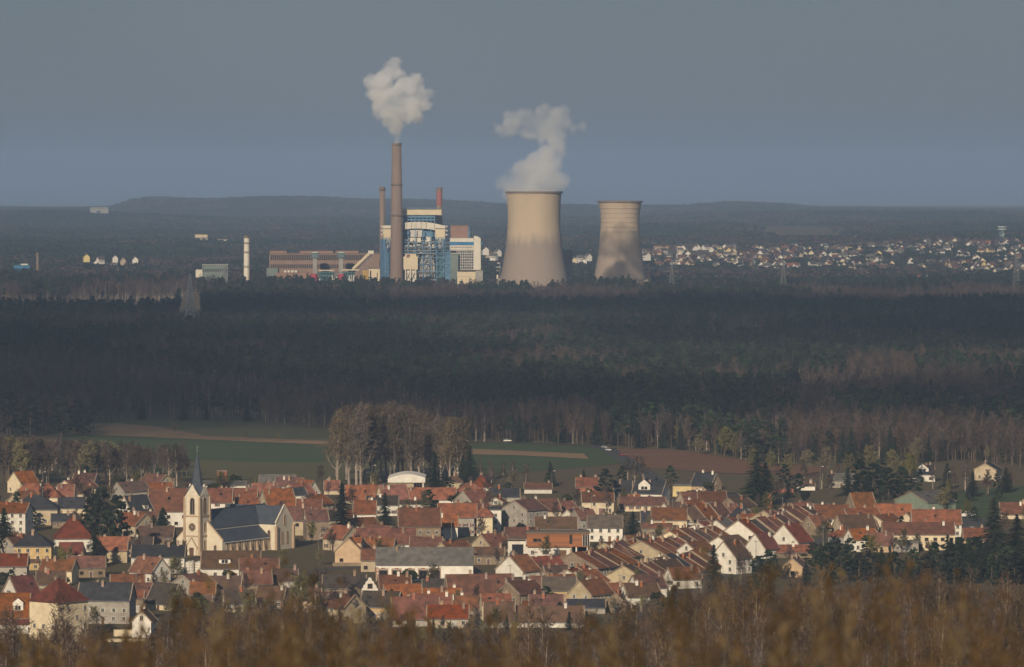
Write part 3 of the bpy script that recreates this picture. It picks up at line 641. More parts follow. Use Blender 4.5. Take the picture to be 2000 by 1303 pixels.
# exhaust stacks with green louvred heads
S7 = Site(6120)
for q, lab in ((615, 'left of two exhaust stacks with green louvred heads before the brick hall'), (666, 'right of two exhaust stacks with green louvred heads before the brick hall')):
    e = thing('exhaust_stack', lab, 'exhaust stack', (S7.x(q), 6120, 0))
    part('shaft', M_GREYC, lambda b: b.box(-2.4, 2.4, 0, 5, 0, Z0(505)), e)
    part('louvre', M_TEAL, lambda b: [b.box(-4.6, 4.6, -2, 7, Z0(496 + i * 2.7) - .5, Z0(496 + i * 2.7) + .5) for i in range(4)], e)
    part('head', M_SILVER, lambda b: b.box(-3.6, 3.6, -1, 6, Z0(504.5), Z0(493.5)), e)
    part('ladder', M_RIM, lambda b: b.beam((2.7, -.4, 0), (2.7, -.4, Z0(505)), .5), e)
S8 = Site(6050); gt = thing('gas_turbine_plant', 'teal framed turbine plant with pipes and pink tanks before the brick hall', 'industrial plant', (0, 6050, 0))
part('deck_roof', M_CREAMC, lambda b: [S8.box(b, 622, 652, 527.5, 529.2, 0, 20), S8.box(b, 668, 702, 526.5, 528.4, 0, 20)], gt)
def gframe(b):
    for q in [620 + i * 6 for i in range(12)]: S8.box(b, q - .5, q + .5, 530, 566, -.5, 1)
    for yy in (532, 538.5, 545): S8.box(b, 619, 692, yy - .6, yy + .6, -.8, 1)
part('frame', M_TEAL, gframe, gt); part('turbine_casing', M_TEAL, lambda b: [S8.box(b, 622, 652, 532, 541, 4, 10), S8.box(b, 670, 692, 532, 542, 4, 10)], gt)
part('casing_lower', M_DKBLUE, lambda b: [S8.box(b, 621, 690, 543, 570, 5, 10)], gt)
def gp(b):
    for i in range(16): q = rg.uniform(622, 690); S8.box(b, q, q + rg.uniform(1, 4), rg.uniform(532, 548), rg.uniform(549, 553), -1.5, 2)
part('pipework', M_SILVER, gp, gt); part('conduit', M_WHITEC, lambda b: [S8.box(b, 641, 642.5, 541, 566, -2, 1), S8.box(b, 648, 649.2, 541, 566, -2, 1), S8.box(b, 676, 677, 545, 566, -2, 1), S8.box(b, 680, 681, 545, 566, -2, 1), S8.box(b, 684, 685, 545, 566, -2, 1)], gt)
part('chute', M_WHITEC, lambda b: b.hexa([(S8.x(652), -4, S8.z(562)), (S8.x(657), -4, S8.z(562)), (S8.x(657), -2, S8.z(562)), (S8.x(652), -2, S8.z(562)), (S8.x(645), -4, S8.z(541)), (S8.x(650), -4, S8.z(541)), (S8.x(650), -2, S8.z(541)), (S8.x(645), -2, S8.z(541))]), gt)
part('brown_shed', M_BROWNC, lambda b: S8.box(b, 655, 672, 547, 570, -6, 8), gt); part('yellow_rack', M_YEL, lambda b: [S8.box(b, 709 + i * 3.5, 711.4 + i * 3.5, 528, 546, 0, 3) for i in range(3)], gt)
for q in (613.5, 667):
    part('tank', M_PINK, lambda b: b.cyl(S8.x(q), -4, S8.z(549), S8.z(534.5), 3.7, n=20), gt)
cv = thing('coal_conveyor', 'inclined grey coal conveyor climbing to the boiler house', 'conveyor', (0, 6090, 0)); S9 = Site(6090)
def conv(b):
    x0, x1, z0, z1 = S9.x(688), S9.x(724), S9.z(526), S9.z(492); b.hexa([(x0, 0, z0 - 2), (x1, 0, z1 - 2), (x1, 4, z1 - 2), (x0, 4, z0 - 2), (x0, 0, z0 + 1.8), (x1, 0, z1 + 1.8), (x1, 4, z1 + 1.8), (x0, 4, z0 + 1.8)])
part('gallery', M_CREAMC, conv, cv); part('top_house', M_WHITEC, lambda b: S9.box(b, 719, 730, 489.5, 496, -1, 7), cv)
part('trestle', M_LATT, lambda b: [b.beam((S9.x(q), 2, 0), (S9.x(q), 2, S9.z(yy)), .8) for q, yy in ((697, 518), (707, 509), (717, 500))], cv)
part('lower_gallery', M_GREYC, lambda b: b.hexa([(S9.x(694), 5, S9.z(530)), (S9.x(726), 5, S9.z(500)), (S9.x(726), 8, S9.z(500)), (S9.x(694), 8, S9.z(530)), (S9.x(694), 5, S9.z(527)), (S9.x(726), 5, S9.z(497)), (S9.x(726), 8, S9.z(497)), (S9.x(694), 8, S9.z(527))]), cv)
cbk = thing('cream_control_block', 'small cream block with dark door slots left of the tallest chimney', 'building', (0, 6020, 0)); S10 = Site(6020)
part('wall', M_CREAMC, lambda b: S10.box(b, 720, 742, 525, 566, 0, 14), cbk); part('roof_edge', M_RIM, lambda b: S10.box(b, 719.5, 742.5, 523.8, 525, -.6, 15), cbk)
part('door', M_DARK, lambda b: S10.box(b, 722.5, 725, 529, 546, -.3, .5), cbk); part('door', M_STACK, lambda b: S10.box(b, 736, 738, 533, 543, -.3, .5), cbk)
# pipe and tank cluster between the cream workshop and the big tower
pc_ = thing('pipe_yard', 'tangle of pipes and pale tanks between workshop and big cooling tower', 'industrial plant', (0, 6090, 0)); S11 = Site(6090)
part('pipe_bridge', M_SILVER, lambda b: [S11.box(b, 943, 976, 513, 515, 0, 2), S11.box(b, 945, 978, 521, 522.4, 0, 2)], pc_)
part('rack_post', M_LATT, lambda b: [S11.box(b, q, q + .8, 513, 575, .3, .8) for q in (945, 952, 960, 968, 976)], pc_)
part('white_shed', M_WHITEC, lambda b: [S11.box(b, 956, 973, 537, 545, 2, 10), S11.box(b, 944, 956, 546, 552, 2, 10), S11.box(b, 960, 978, 553, 575, -3, 8)], pc_)
part('tank', M_CREAMC, lambda b: [b.cyl(S11.x(q), 8, 0, S11.z(yy), 3, n=14) for q, yy in ((949, 556), (966, 548), (976, 544))], pc_)
def yard(b):
    for i in range(30): q, yy = rg.uniform(944, 976), rg.uniform(515, 565); S11.box(b, q, q + rg.uniform(1, 7), yy, yy + rg.uniform(.6, 2.2), rg.uniform(-1, 9), 2)
part('pipework', M_GREYC, yard, pc_)
M_STAIR = mat('stair_block_concrete', (.30, .24, .19), None, .1); sb = thing('stair_block', 'grey concrete block half hidden behind the big cooling tower', 'building', (0, 6200, 0)); S12 = Site(6200)
part('wall', M_STAIR, lambda b: S12.box(b, 1097, 1118, 490, 575, 0, 20), sb); part('roof_edge', M_RIM, lambda b: S12.box(b, 1096, 1119, 489, 490, -.6, 21), sb)
def shed(name, label, cat, D, x0, x1, yt, yb, m, roofm, depth=18, extra=None, rib=True):
    s = Site(D); o = thing(name, label, cat, (0, D, gz(xx((x0 + x1) / 2, D), D) * 0)); zr = gz(xx((x0 + x1) / 2, D), D)
    def w_(b): b.box(s.x(x0), s.x(x1), 0, depth, min(zr, s.z(yb)) - .5, s.z(yt))
    part('wall', m, w_, o)
    part('roof', roofm, lambda b: b.box(s.x(x0) - .6, s.x(x1) + .6, -.6, depth + .6, s.z(yt) + .01, s.z(yt) + .9), o)
    n = max(2, int((x1 - x0) / 4)); part('window_band', M_DARK, lambda b: [s.box(b, x0 + (x1 - x0) * (i + .25) / n, x0 + (x1 - x0) * (i + .75) / n, yt + (yb - yt) * .3, yt + (yb - yt) * .55, -.25, .6) for i in range(n)], o)
    if extra: extra(o, s)
    return o
shed('grey_warehouse', 'grey-green flat warehouse left of the lone white chimney', 'warehouse', 6250, 395, 445, 518, 542, M_GREENC, M_GREYC, 30, lambda o, s: part('white_front', M_WHITEC, lambda b: s.box(b, 382, 394.8, 527, 542, 2, 20), o))
shed('blue_shed', 'cyan blue shed at the far left beyond the forest', 'shed', 7000, 27, 58, 519, 533, M_BLUEBAND, M_TEAL, 20, lambda o, s: part('white_bay', M_WHITEC, lambda b: [s.box(b, 56, 68, 527, 536, -3, 8), s.box(b, 40, 54, 515.5, 518.8, 3, 12)], o))
shed('red_roof_lodge', 'small lodge with red flat roof right of the big cooling tower', 'building', 5900, 1146, 1166, 573, 582, M_GREYC, M_PINK, 14)
shed('forest_building', 'small grey building beside the red-roofed lodge in the trees', 'building', 5850, 1172, 1196, 579, 590, M_SILVER, M_GREYC, 14)
shed('low_office', 'long low whitish office right of the ringed cooling tower', 'building', 6700, 1472, 1534, 548, 560, M_GREYC, M_WHITEC, 16)
shed('tan_factory', 'low tan factory hall below the far town', 'building', 6720, 1602, 1684, 546, 557, M_CREAMC, M_BROWNC, 20, lambda o, s: part('tank', M_CREAMC, lambda b: [b.cyl(s.x(q), -14, 0, s.z(558), 3.2, n=16) for q in (1623, 1642, 1650)], o))
shed('red_factory', 'long faded red hall below the far town', 'building', 6900, 1716, 1760, 536, 550, M_STACKRED, M_BROWNC, 20)
shed('dark_brick_hall', 'dull brown hall left of the tan factory', 'building', 6900, 1552, 1600, 547, 558, M_BROWNC, M_BROWNC, 20)
# refinery edge at right
S13 = Site(6650); rf = thing('pipe_rack', 'long pale pipe rack along the forest edge at far right', 'pipe rack', (0, 6650, 0))
part('pipe', M_CREAMC, lambda b: [S13.box(b, 1768, 2060, 571.5, 572.6, 0, 2), S13.box(b, 1880, 2060, 574.5, 575.4, 0, 2)], rf)
part('post', M_LATT, lambda b: [S13.box(b, 1770 + i * 9, 1770.8 + i * 9, 569, 580, .4, 1) for i in range(33)], rf)
part('small_vessel', M_WHITEC, lambda b: [b.cyl(S13.x(1768 + i * 5.2), 2, 0, S13.z(567 + (i * 7 % 4)), 1.2, n=10) for i in range(9)], rf)
for q, yt, wd, lab, m in ((1796, 538, 5.5, 'brownish refinery column frame with red top at far right', M_BRICK), (1959, 546, 1.1, 'left of two thin white refinery columns', M_WHITEC), (1966.5, 546, 1.1, 'right of two thin white refinery columns', M_WHITEC), (1914, 566, 1.0, 'left of a short white pair of vents on the pipe rack', M_WHITEC), (1918, 566, 1.0, 'right of a short white pair of vents on the pipe rack', M_WHITEC), (1906, 552, .6, 'slim grey refinery pole left of the vents', M_LATT), (1811, 538, .9, 'pale flare stack beside the red-topped refinery frame', M_WHITEC)):
    o = thing('refinery_column', lab, 'column', (S13.x(q), 6653, 0)); r = wd * .665
    if wd > 3:
        part('frame_post', M_BRICK, lambda b: [b.box(i * r - .4, i * r + .4, 0, .8, 0, S13.z(yt)) for i in (-1, -.4, .3, 1)], o); part('top_deck', M_STACKRED, lambda b: b.box(-r - .6, r + .6, -.5, 4, S13.z(yt) - 2.5, S13.z(yt) + .4), o)
        part('vessel', M_SILVER, lambda b: b.cyl(.5, 3, 0, S13.z(yt + 6), 1.4, n=12), o)
    else:
        part('shell', m, lambda b: b.cyl(0, 0, 0, S13.z(yt), r, n=12), o); part('platform', M_LATT, lambda b: [b.cyl(0, 0, S13.z(y_) - .2, S13.z(y_) + .2, r + .8, n=12) for y_ in (yt + 4, yt + 13)], o)
# water tower with emblem ring
DW = 8900; Wt = thing('water_tower', 'teal mushroom water tower standing above the far town', 'water tower', (xx(1957.5, DW), DW, gz(xx(1957.5, DW), DW))); kw = DW / F; zb = gz(xx(1957.5, DW), DW)
zr = lambda py: zz(py, DW) - zb
M_WTEAL = mat('teal_tank', (.11, .19, .21), (.085, .15, .17), .1, .7)
part('tank', M_WTEAL, lambda b: b.lathe(0, 0, [(5.2 * kw, 0), (5.2 * kw, zr(474)), (6.2 * kw, zr(466)), (8 * kw, zr(449)), (8, zr(449))], 32), Wt, smooth=True)
part('gallery', M_WHITEC, lambda b: b.lathe(0, 0, [(7.5 * kw, zr(449.5)), (9.6 * kw, zr(448.6)), (9.6 * kw, zr(447.6)), (7.5 * kw, zr(447.6))], 32), Wt); part('crown', M_WTEAL, lambda b: b.cyl(0, 0, zr(447.6), zr(443.5), 8.2 * kw, n=32), Wt); part('roof_rim', M_WHITEC, lambda b: b.cyl(0, 0, zr(443.5), zr(442.3), 9.2 * kw, n=32), Wt)
def emblem(b):
    for i in range(12):
        a0, a1 = R(200 + i * 20), R(200 + (i + 1) * 20); rr = 3.1 * kw; zc = zr(457.5); yo = -7.6 * kw
        for r_ in (rr,): b.hexa([(math.cos(a0) * r_ * .72, yo, zc + math.sin(a0) * r_ * .72), (math.cos(a1) * r_ * .72, yo, zc + math.sin(a1) * r_ * .72), (math.cos(a1) * r_, yo, zc + math.sin(a1) * r_), (math.cos(a0) * r_, yo, zc + math.sin(a0) * r_), (math.cos(a0) * r_ * .72, yo + .4, zc + math.sin(a0) * r_ * .72), (math.cos(a1) * r_ * .72, yo + .4, zc + math.sin(a1) * r_ * .72), (math.cos(a1) * r_, yo + .4, zc + math.sin(a1) * r_), (math.cos(a0) * r_, yo + .4, zc + math.sin(a0) * r_)])
    b.box(-1.2 * kw, 1.4 * kw, -7.9 * kw, -7.2 * kw, zr(452), zr(451))
part('emblem', M_WHITEC, emblem, Wt)
# lattice pylons
M_PYL = mat('pale_galvanised_steel', (.5, .49, .47), None, .3, .6)
def pylon(px, py, h, label, t=.45):
    x, y = P(px, py); o = thing('electricity_pylon', label, 'pylon', (x, y, gz(x, y)), R(12), 'lattice pylons on the plain')
    b = MB(); hw = lambda z: h * .085 * (1 - z / h) ** .9 + h * .011
    lv = [0, .16, .31, .44, .55, .64, .72, .79, .86, .93, 1.0]
    for i in range(10):
        z0, z1 = lv[i] * h, lv[i + 1] * h; a, c = hw(z0), hw(z1); q0 = [(-a, -a, z0), (a, -a, z0), (a, a, z0), (-a, a, z0)]; q1 = [(-c, -c, z1), (c, -c, z1), (c, c, z1), (-c, c, z1)]
        for j in range(4):
            k = (j + 1) % 4; b.beam(q0[j], q1[j], t); b.beam(q0[j], q1[k], t * .6); b.beam(q0[k], q1[j], t * .6); b.beam(q1[j], q1[k], t * .6)
    b.build('mast', M_PYL if t > .8 else M_LATT, o)
    for f, ln in ((.66, .17), (.79, .21), (.91, .14)):
        b = MB(); z = f * h
        for sgn in (-1, 1):
            b.beam((sgn * hw(z), 0, z), (sgn * ln * h, 0, z + .01 * h), t * .8); b.beam((sgn * hw(z + .05 * h), 0, z + .05 * h), (sgn * ln * h, 0, z + .01 * h), t * .7); b.beam((sgn * ln * h * .98, 0, z), (sgn * ln * h * .98, 0, z - .05 * h), t * .6)
        b.build('cross_arm', M_LATT, o)
pylon(371, 620, 44, 'large lattice pylon in the heath clearing at left', .85)
pylon(440, 575, 34, 'smaller pylon below the grey-green warehouse', .4); pylon(1530, 580, 42, 'pylon in front of the long low office', .26); pylon(1312, 585, 40, 'pylon right of the ringed cooling tower', .22); pylon(1985, 571, 45, 'pylon at the right edge above the pipe rack', .26)
# ---------------------------------------------------------------- far town
TW = [('white', 'grey', 'pale'), ('white', 'greybrown', 'dull'), ('white', 'greybrown', 'grey'), ('white', 'grey', 'pale grey'), ('cream', 'grey', 'pale grey'), ('white', 'orange', 'orange'), ('cream', 'brownred', 'red-brown'), ('cream', 'slate', 'dark'), ('beige', 'brownred', 'red-brown'), ('white', 'slate', 'dark'), ('white', 'brownred', 'red-brown'), ('yellow', 'brown', 'brown')]
rg = random.Random(21); tm = []
for wv, rv, nm in TW:
    for (L, Dp, h, r) in ((9.5, 8, 4.0, 3.6), (12.5, 9, 4.8, 3.9)):
        b = MB(); x, y = L / 2, Dp / 2
        b.face([(-x, -y, -3), (x, -y, -3), (x, -y, h), (-x, -y, h)]); b.face([(x, y, -3), (-x, y, -3), (-x, y, h), (x, y, h)])
        for s_ in (-1, 1): b.face([(s_ * x, -y * s_, -3), (s_ * x, y * s_, -3), (s_ * x, y * s_, h), (s_ * x, 0, h + r), (s_ * x, -y * s_, h)])
        X, Y = x + .4, y + .5; e = h - .5 * r / y
        for s_ in (-1, 1): b.hexa([(-X, s_ * Y, e), (X, s_ * Y, e), (X, 0, h + r), (-X, 0, h + r), (-X, s_ * Y, e + .35), (X, s_ * Y, e + .35), (X, 0, h + r + .35), (-X, 0, h + r + .35)], 1)
        b.box(1.2, 2, .3, 1.1, h, h + r + 1.3, 2)
        for q in (-.55, -.1, .35, .7): b.box(q * x - .6, q * x + .6, -y - .12, -y + .1, 1, 2.5, 3)
        tm.append((b.mesh('far_house', [WALL[wv], ROOF[rv], M_CHIM, M_GLASS]), wv, nm))
spots = []
for i in range(4000):
    if len(spots) > 275: break
    px = rg.uniform(1255, 2020)
    lo = lerp_tab([(1255, 484), (1500, 486), (1780, 478), (1860, 470), (2000, 478)], px); hi = lerp_tab([(1255, 522), (1500, 526), (1700, 528), (1850, 535), (2000, 540)], px)
    py = lo + (hi - lo) * rg.random() ** .9
    if 1720 < px < 1850 and py > 505 and rg.random() < .75: continue
    Dd = 9400 - 2100 * (py - 474) / 66
    for it in range(4): Dd = (H - gz(xx(px, Dd), Dd)) * F / (py - YH)
    if not 6950 < Dd < 9900: continue
    x, y = xx(px, Dd), Dd
    if any(abs(x - a) < 15 and abs(y - b) < 20 for a, b, c, d in spots): continue
    spots.append((x, y, px, py))
for px, py in ((1122, 513), (1133, 509), (1140, 516), (1148, 506), (1152, 520), (1260, 505), (955, 500), (965, 505), (948, 494), (972, 497), (172, 508), (198, 512), (228, 509), (236, 514), (262, 512), (222, 521), (205, 526), (190, 520), (1255, 497), (1262, 515)):
    spots.append((xx(px, 7600), 7600 + rg.uniform(-60, 60), px, py))
def town_region(px, py):
    for lim, nm in ((300, 'far hamlet left of white chimney'), (985, 'left of big cooling tower'), (1160, 'between the two cooling towers'), (1265, 'just right of the ringed tower'), (1400, 'left end of far town'), (1520, 'left part of far town'), (1640, 'middle of far town'), (1780, 'right of far town centre'), (1900, 'left of the water tower'), (2100, 'below the water tower')):
        if px < lim: break
    if px > 1265: nm = ('upper row, ' if py < 500 else 'middle rows, ' if py < 515 else 'lower row, ') + nm
    return nm
for i, (x, y, px, py) in enumerate(spots):
    me, wv, nm = tm[rg.randrange(len(tm))]
    z = zz(py, y) if i >= len(spots) - 20 else gz(x, y)
    o = put('far_house', me, None, (x, y, max(z, gz(x, y))), R(rg.choice([0, 15, 60, 90, -30, -60, 35, 100])))
    tag(o, 'tiny %s %s-roofed house, %s' % (wv, nm, town_region(px, py)), 'house', 'houses of the far town')
def block(label, x0, x1, yt, yb, m, roofm, D):
    s = Site(D); o = thing('apartment_block', label, 'apartment block', (0, D, 0)); part('wall', m, lambda b: b.box(s.x(x0), s.x(x1), 0, 14, 0, s.z(yt)), o)
    part('roof', roofm, lambda b: b.box(s.x(x0) - .5, s.x(x1) + .5, -.5, 14.5, s.z(yt) + .01, s.z(yt) + 1), o)
    n = max(3, int((x1 - x0) / 3)); fl = max(1, int((yb - yt) / 3.6))
    wm2 = MB(); wm2.box(-.9, .9, -.2, .2, 0, 1.6); wm2 = wm2.mesh('block_window', [M_GLASS])
    for j in range(fl):
        for i in range(n): put('window', wm2, o, (s.x(x0 + (x1 - x0) * (i + .5) / n), 0, s.z(yt) - 2.4 - 2.9 * j))
for a in (('long tan apartment block at the left end of the far town', 1273, 1334, 480.5, 491, WALL['tan'], ROOF['brownred'], 8800), ('white apartment block with vertical bays right of town centre', 1798, 1824, 470.5, 490, WALL['white'], ROOF['grey'], 9000), ('wide cream block in front of the white apartment block', 1776, 1818, 478.5, 494, WALL['cream'], ROOF['brownred'], 8850), ('yellow stepped block in the left part of the far town', 1395, 1410, 482, 497, WALL['yellow'], ROOF['grey'], 8700), ('pink-roofed white block in the left part of the far town', 1455, 1473, 484, 491, WALL['white'], ROOF['brownred'], 8700), ('grey block in the middle of the far town', 1563, 1584, 481, 495, WALL['grey'], ROOF['grey'], 8800), ('red-brown block in the middle of the far town', 1603, 1617, 482, 490, WALL['brick'], ROOF['brownred'], 8800), ('small yellow block right of the middle of town', 1634, 1648, 484, 493, WALL['ochre'], ROOF['brownred'], 8700), ('brown-roofed block at the right edge of the far town', 1984, 2010, 497, 512, WALL['white'], ROOF['brown'], 8200), ('low tan school building left of the water tower', 1890, 1915, 484, 488, WALL['tan'], ROOF['red'], 8900), ('low white hall at the foot of the left town slope', 1309, 1328, 513, 519, WALL['white'], ROOF['grey'], 7700), ('double white hall below the left part of town', 1425, 1452, 511, 519, WALL['cream'], ROOF['brown'], 7700), ('tall pale tower house beside the church roof of town', 1850, 1862, 468, 482, WALL['brick'], ROOF['red'], 9000)):
    block(*a)
shed('hill_quarry_hall', 'pale hall high on the far left hill', 'building', 14000, 176, 212, 405.5, 409, M_GREYC, M_GREYC, 30)
shed('yellow_far_hall', 'pale yellow hall on the plain above the white chimney', 'building', 9800, 381, 405, 459, 473, M_CREAMC, M_YEL, 30)
shed('pink_far_hall', 'tiny pale hall right of the pale yellow hall', 'building', 9900, 424, 444, 468, 474, M_WHITEC, M_BROWNC, 20)
# ---------------------------------------------------------------- village houses
def win_mesh(name, w_, h_, frame, shutter=None, arch=False, surround=None):
    b = MB(); x, t = w_ / 2, .11
    b.box(-x + t, x - t, -.05, .02, t, h_ - t, 0)
    for a in ((-x, -x + t, 0, h_), (x - t, x, 0, h_), (-x + t, x - t, 0, t), (-x + t, x - t, h_ - t, h_), (-.04, .04, t, h_ - t)): b.box(a[0], a[1], -.10, .02, a[2], a[3], 1)
    b.box(-x - .12, x + .12, -.2, .02, -.12, -.002, 2)
    if shutter:
        for s_ in (-1, 1): b.box(s_ * (x + w_ * .26) - w_ * .25, s_ * (x + w_ * .26) + w_ * .25, -.09, .02, .02, h_ - .02, 3)
    if surround:
        b.box(-x - .32, -x - .002, -.13, .02, 0, h_ + .2, 2); b.box(x + .002, x + .32, -.13, .02, 0, h_ + .2, 2); b.box(-x - .32, x + .32, -.15, .02, h_ + .2, h_ + .55, 2); b.box(-x * .45, x * .45, -.2, .02, h_ + .55, h_ + .78, 2)
    return b.mesh(name, [M_GLASS, frame, surround or M_VERGE, shutter or M_VERGE])
M_SHUT = mat('red_brown_shutter', (.16, .05, .035), None, 1, .6, .4)
M_SHUTG = mat('grey_shutter', (.40, .38, .34), None, 1, .6, .3)
M_SANDST = mat('sandstone_trim', (.30, .17, .11), (.22, .13, .09), 1, .9)
M_DOORW = mat('brown_door', (.15, .075, .04), None, 1, .6, .4)
WIN = [win_mesh('window', 1.25, 1.55, M_FRAME), win_mesh('window', 1.1, 1.5, M_FRAME, M_SHUT), win_mesh('window', 1.1, 1.5, M_FRAME, M_SHUTG), win_mesh('window', 1.5, 1.3, M_DARKFRAME), win_mesh('window', 2.6, 1.7, M_FRAME)]
def door_mesh(w_, h_, m):
    b = MB(); x = w_ / 2; b.box(-x, x, -.06, .02, 0, h_, 0)
    for a in ((-x - .12, -x, 0, h_ + .12), (x, x + .12, 0, h_ + .12), (-x, x, h_ + .002, h_ + .12)): b.box(a[0], a[1], -.12, .02, a[2], a[3], 1)
    return b.mesh('door', [m, M_FRAME])
DOORS = [door_mesh(1.1, 2.15, M_DOORW), door_mesh(2.8, 2.6, M_DOORW), door_mesh(2.6, 2.3, M_SHUTG)]
def chim_mesh(m):
    b = MB(); b.box(-.45, .45, -.35, .35, 0, 2.6, 0); b.box(-.55, .55, -.45, .45, 2.6, 2.8, 1); b.cyl(-.2, 0, 2.8, 3.25, .14, n=8, m=1); b.cyl(.2, 0, 2.8, 3.25, .14, n=8, m=1)
    return b.mesh('chimney', [m, M_VERGE])
CH = [chim_mesh(M_CHIM), chim_mesh(WALL['brick']), chim_mesh(WALL['white'])]
hr = random.Random(5)
def gable_wall(b, L, D, h, r):
    x, y = L / 2, D / 2
    b.face([(-x, -y, -1), (x, -y, -1), (x, -y, h), (-x, -y, h)]); b.face([(x, y, -1), (-x, y, -1), (-x, y, h), (x, y, h)])
    for s_ in (-1, 1): b.face([(s_ * x, -s_ * y, -1), (s_ * x, s_ * y, -1), (s_ * x, s_ * y, h), (s_ * x, 0, h + r), (s_ * x, -s_ * y, h)])
def gable_roof(b, L, D, h, r, ov=.45, vg=.22, t=.24, m=0):
    X, Y = L / 2 + vg, D / 2 + ov; e = h - ov * r / (D / 2)
    for s_ in (-1, 1):
        p = [(-X, s_ * Y, e), (X, s_ * Y, e), (X, 0, h + r), (-X, 0, h + r)]
        if s_ > 0: p = [p[1], p[0], p[3], p[2]]
        b.hexa(p + [(a, c, z + t) for a, c, z in p], m)
    b.box(-X, X, -.16, .16, h + r + t * .7, h + r + t + .12, m)
def hip_roof(b, L, D, h, r, ov=.5, t=.2, m=0):
    X, Y = L / 2 + ov, D / 2 + ov; k = max(.2, (L - D) / 2 if L > D else .2); e = h - .2
    q = [(-X, -Y, e), (X, -Y, e), (X, Y, e), (-X, Y, e)]; a, c = (-k, 0, h + r), (k, 0, h + r)
    b.face([q[0], q[1], c, a], m); b.face([q[2], q[3], a, c], m); b.face([q[1], q[2], c], m); b.face([q[3], q[0], a], m); b.face(q[::-1], m)
    for s0, s1 in ((q[0], a), (q[3], a), (q[1], c), (q[2], c), (a, c)): b.beam(s0, s1, .28, m)
def side_windows(o, L, D, h, r, rz, style, typ, doors=True, den=1.0):
    sides = [((0, -1), L, D / 2, 0), ((1, 0), D, L / 2, R(90)), ((-1, 0), D, L / 2, R(-90)), ((0, 1), L, D / 2, R(180))]
    for (nx, ny), ln, off, ra in sides:
        wy = nx * math.sin(rz) + ny * math.cos(rz)
        if wy > -.12: continue
        gable = nx != 0; st = max(1, int((h + .5) / 2.75)); nc = max(1, int(ln / (3.1 if not gable else 4.2)))
        for k in range(st):
            for c in range(nc):
                if hr.random() > (.86 if not gable else .55) * den: continue
                u = ln * ((c + .5) / nc - .5) + hr.uniform(-.2, .2); z = .95 + 2.75 * k
                if z + 1.6 > h: continue
                lx, ly = nx * off + (-ny) * u, ny * off + nx * u
                if k == 0 and doors and not gable and c == nc // 2:
                    put('door', DOORS[hr.choice([0, 0, 1, 2])], o, (lx, ly, .02), ra); continue
                put('window', WIN[style if style is not None else 0], o, (lx, ly, z), ra)
        if gable and typ == 'g' and r > 2.6 and hr.random() < .7:
            put('window', WIN[0], o, (nx * off, ny * off, h + .2), ra)
def dormer(o, roof, L, D, h, r, u, wd, dh, wall, roofm, gable=True):
    """a dormer standing on the front slope at position u along the ridge"""
    y0 = -D / 2 + D * .12; z0 = h + r * .24 - .1; b = MB(); x = wd / 2; yb = y0 + (dh + wd * .4) * D / 2 / r
    b.hexa([(u - x, y0, z0 - .4), (u + x, y0, z0 - .4), (u + x, yb, z0 - .4), (u - x, yb, z0 - .4), (u - x, y0, z0 + dh), (u + x, y0, z0 + dh), (u + x, yb, z0 + dh), (u - x, yb, z0 + dh)])
    if gable: b.face([(u - x, y0, z0 + dh), (u + x, y0, z0 + dh), (u, y0, z0 + dh + wd * .42)])
    d = b.build('dormer', wall, o); b = MB()
    if gable:
        for s_ in (-1, 1): b.hexa([(u, y0 - .3, z0 + dh + wd * .44), (u + s_ * (x + .3), y0 - .3, z0 + dh - .12), (u + s_ * (x + .3), yb, z0 + dh - .12), (u, yb, z0 + dh + wd * .44), (u, y0 - .3, z0 + dh + wd * .44 + .2), (u + s_ * (x + .3), y0 - .3, z0 + dh + .08), (u + s_ * (x + .3), yb, z0 + dh + .08), (u, yb, z0 + dh + wd * .44 + .2)])
    else: b.box(u - x - .25, u + x + .25, y0 - .35, yb, z0 + dh + .005, z0 + dh + .2)
    b.build('dormer_roof', roofm, d); put('window', WIN[0], d, (u, y0, z0 + dh * .12), 0, (max(.7, wd * .5), 1, min(1, dh * .55)))
LANDMARKS = [('the church spire', 385, 1083), ('the church transept', 545, 1090), ('the tall brown spruce', 668, 1050), ('the barrel-roofed hall', 795, 967), ('the long arcaded white building', 800, 1134), ('the curved white gable', 722, 1168), ('the timber-clad modern house', 1090, 1088), ('the blue-green garden spruce', 1236, 1056), ('the white dormer house with black roof', 1272, 980), ('the brown fir by the thicket', 1394, 1150), ('the tall brown roof with yellow gable', 1684, 1018), ('the green-fronted shed', 1812, 1000), ('the long cream building', 1795, 1074), ('the big cream house with red hipped roof', 110, 1252), ('the ochre square house', 64, 1112), ('the red-roofed white house below the firs', 140, 1105), ('the white wall of the long slate-roofed house', 308, 1120), ('the grey stone terrace house', 205, 1218), ('the tall brick chimney block', 433, 942), ('the shuttered grey house', 910, 1052), ('the white van', 1892, 1011), ('the wide dark hipped roof', 66, 1026)]
USED = {}; FOOT = []
RN = {'brownred': 'red-brown', 'brownorange': 'rusty', 'slatebrown': 'dark brown', 'greybrown': 'grey-brown', 'slate': 'dark slate'}
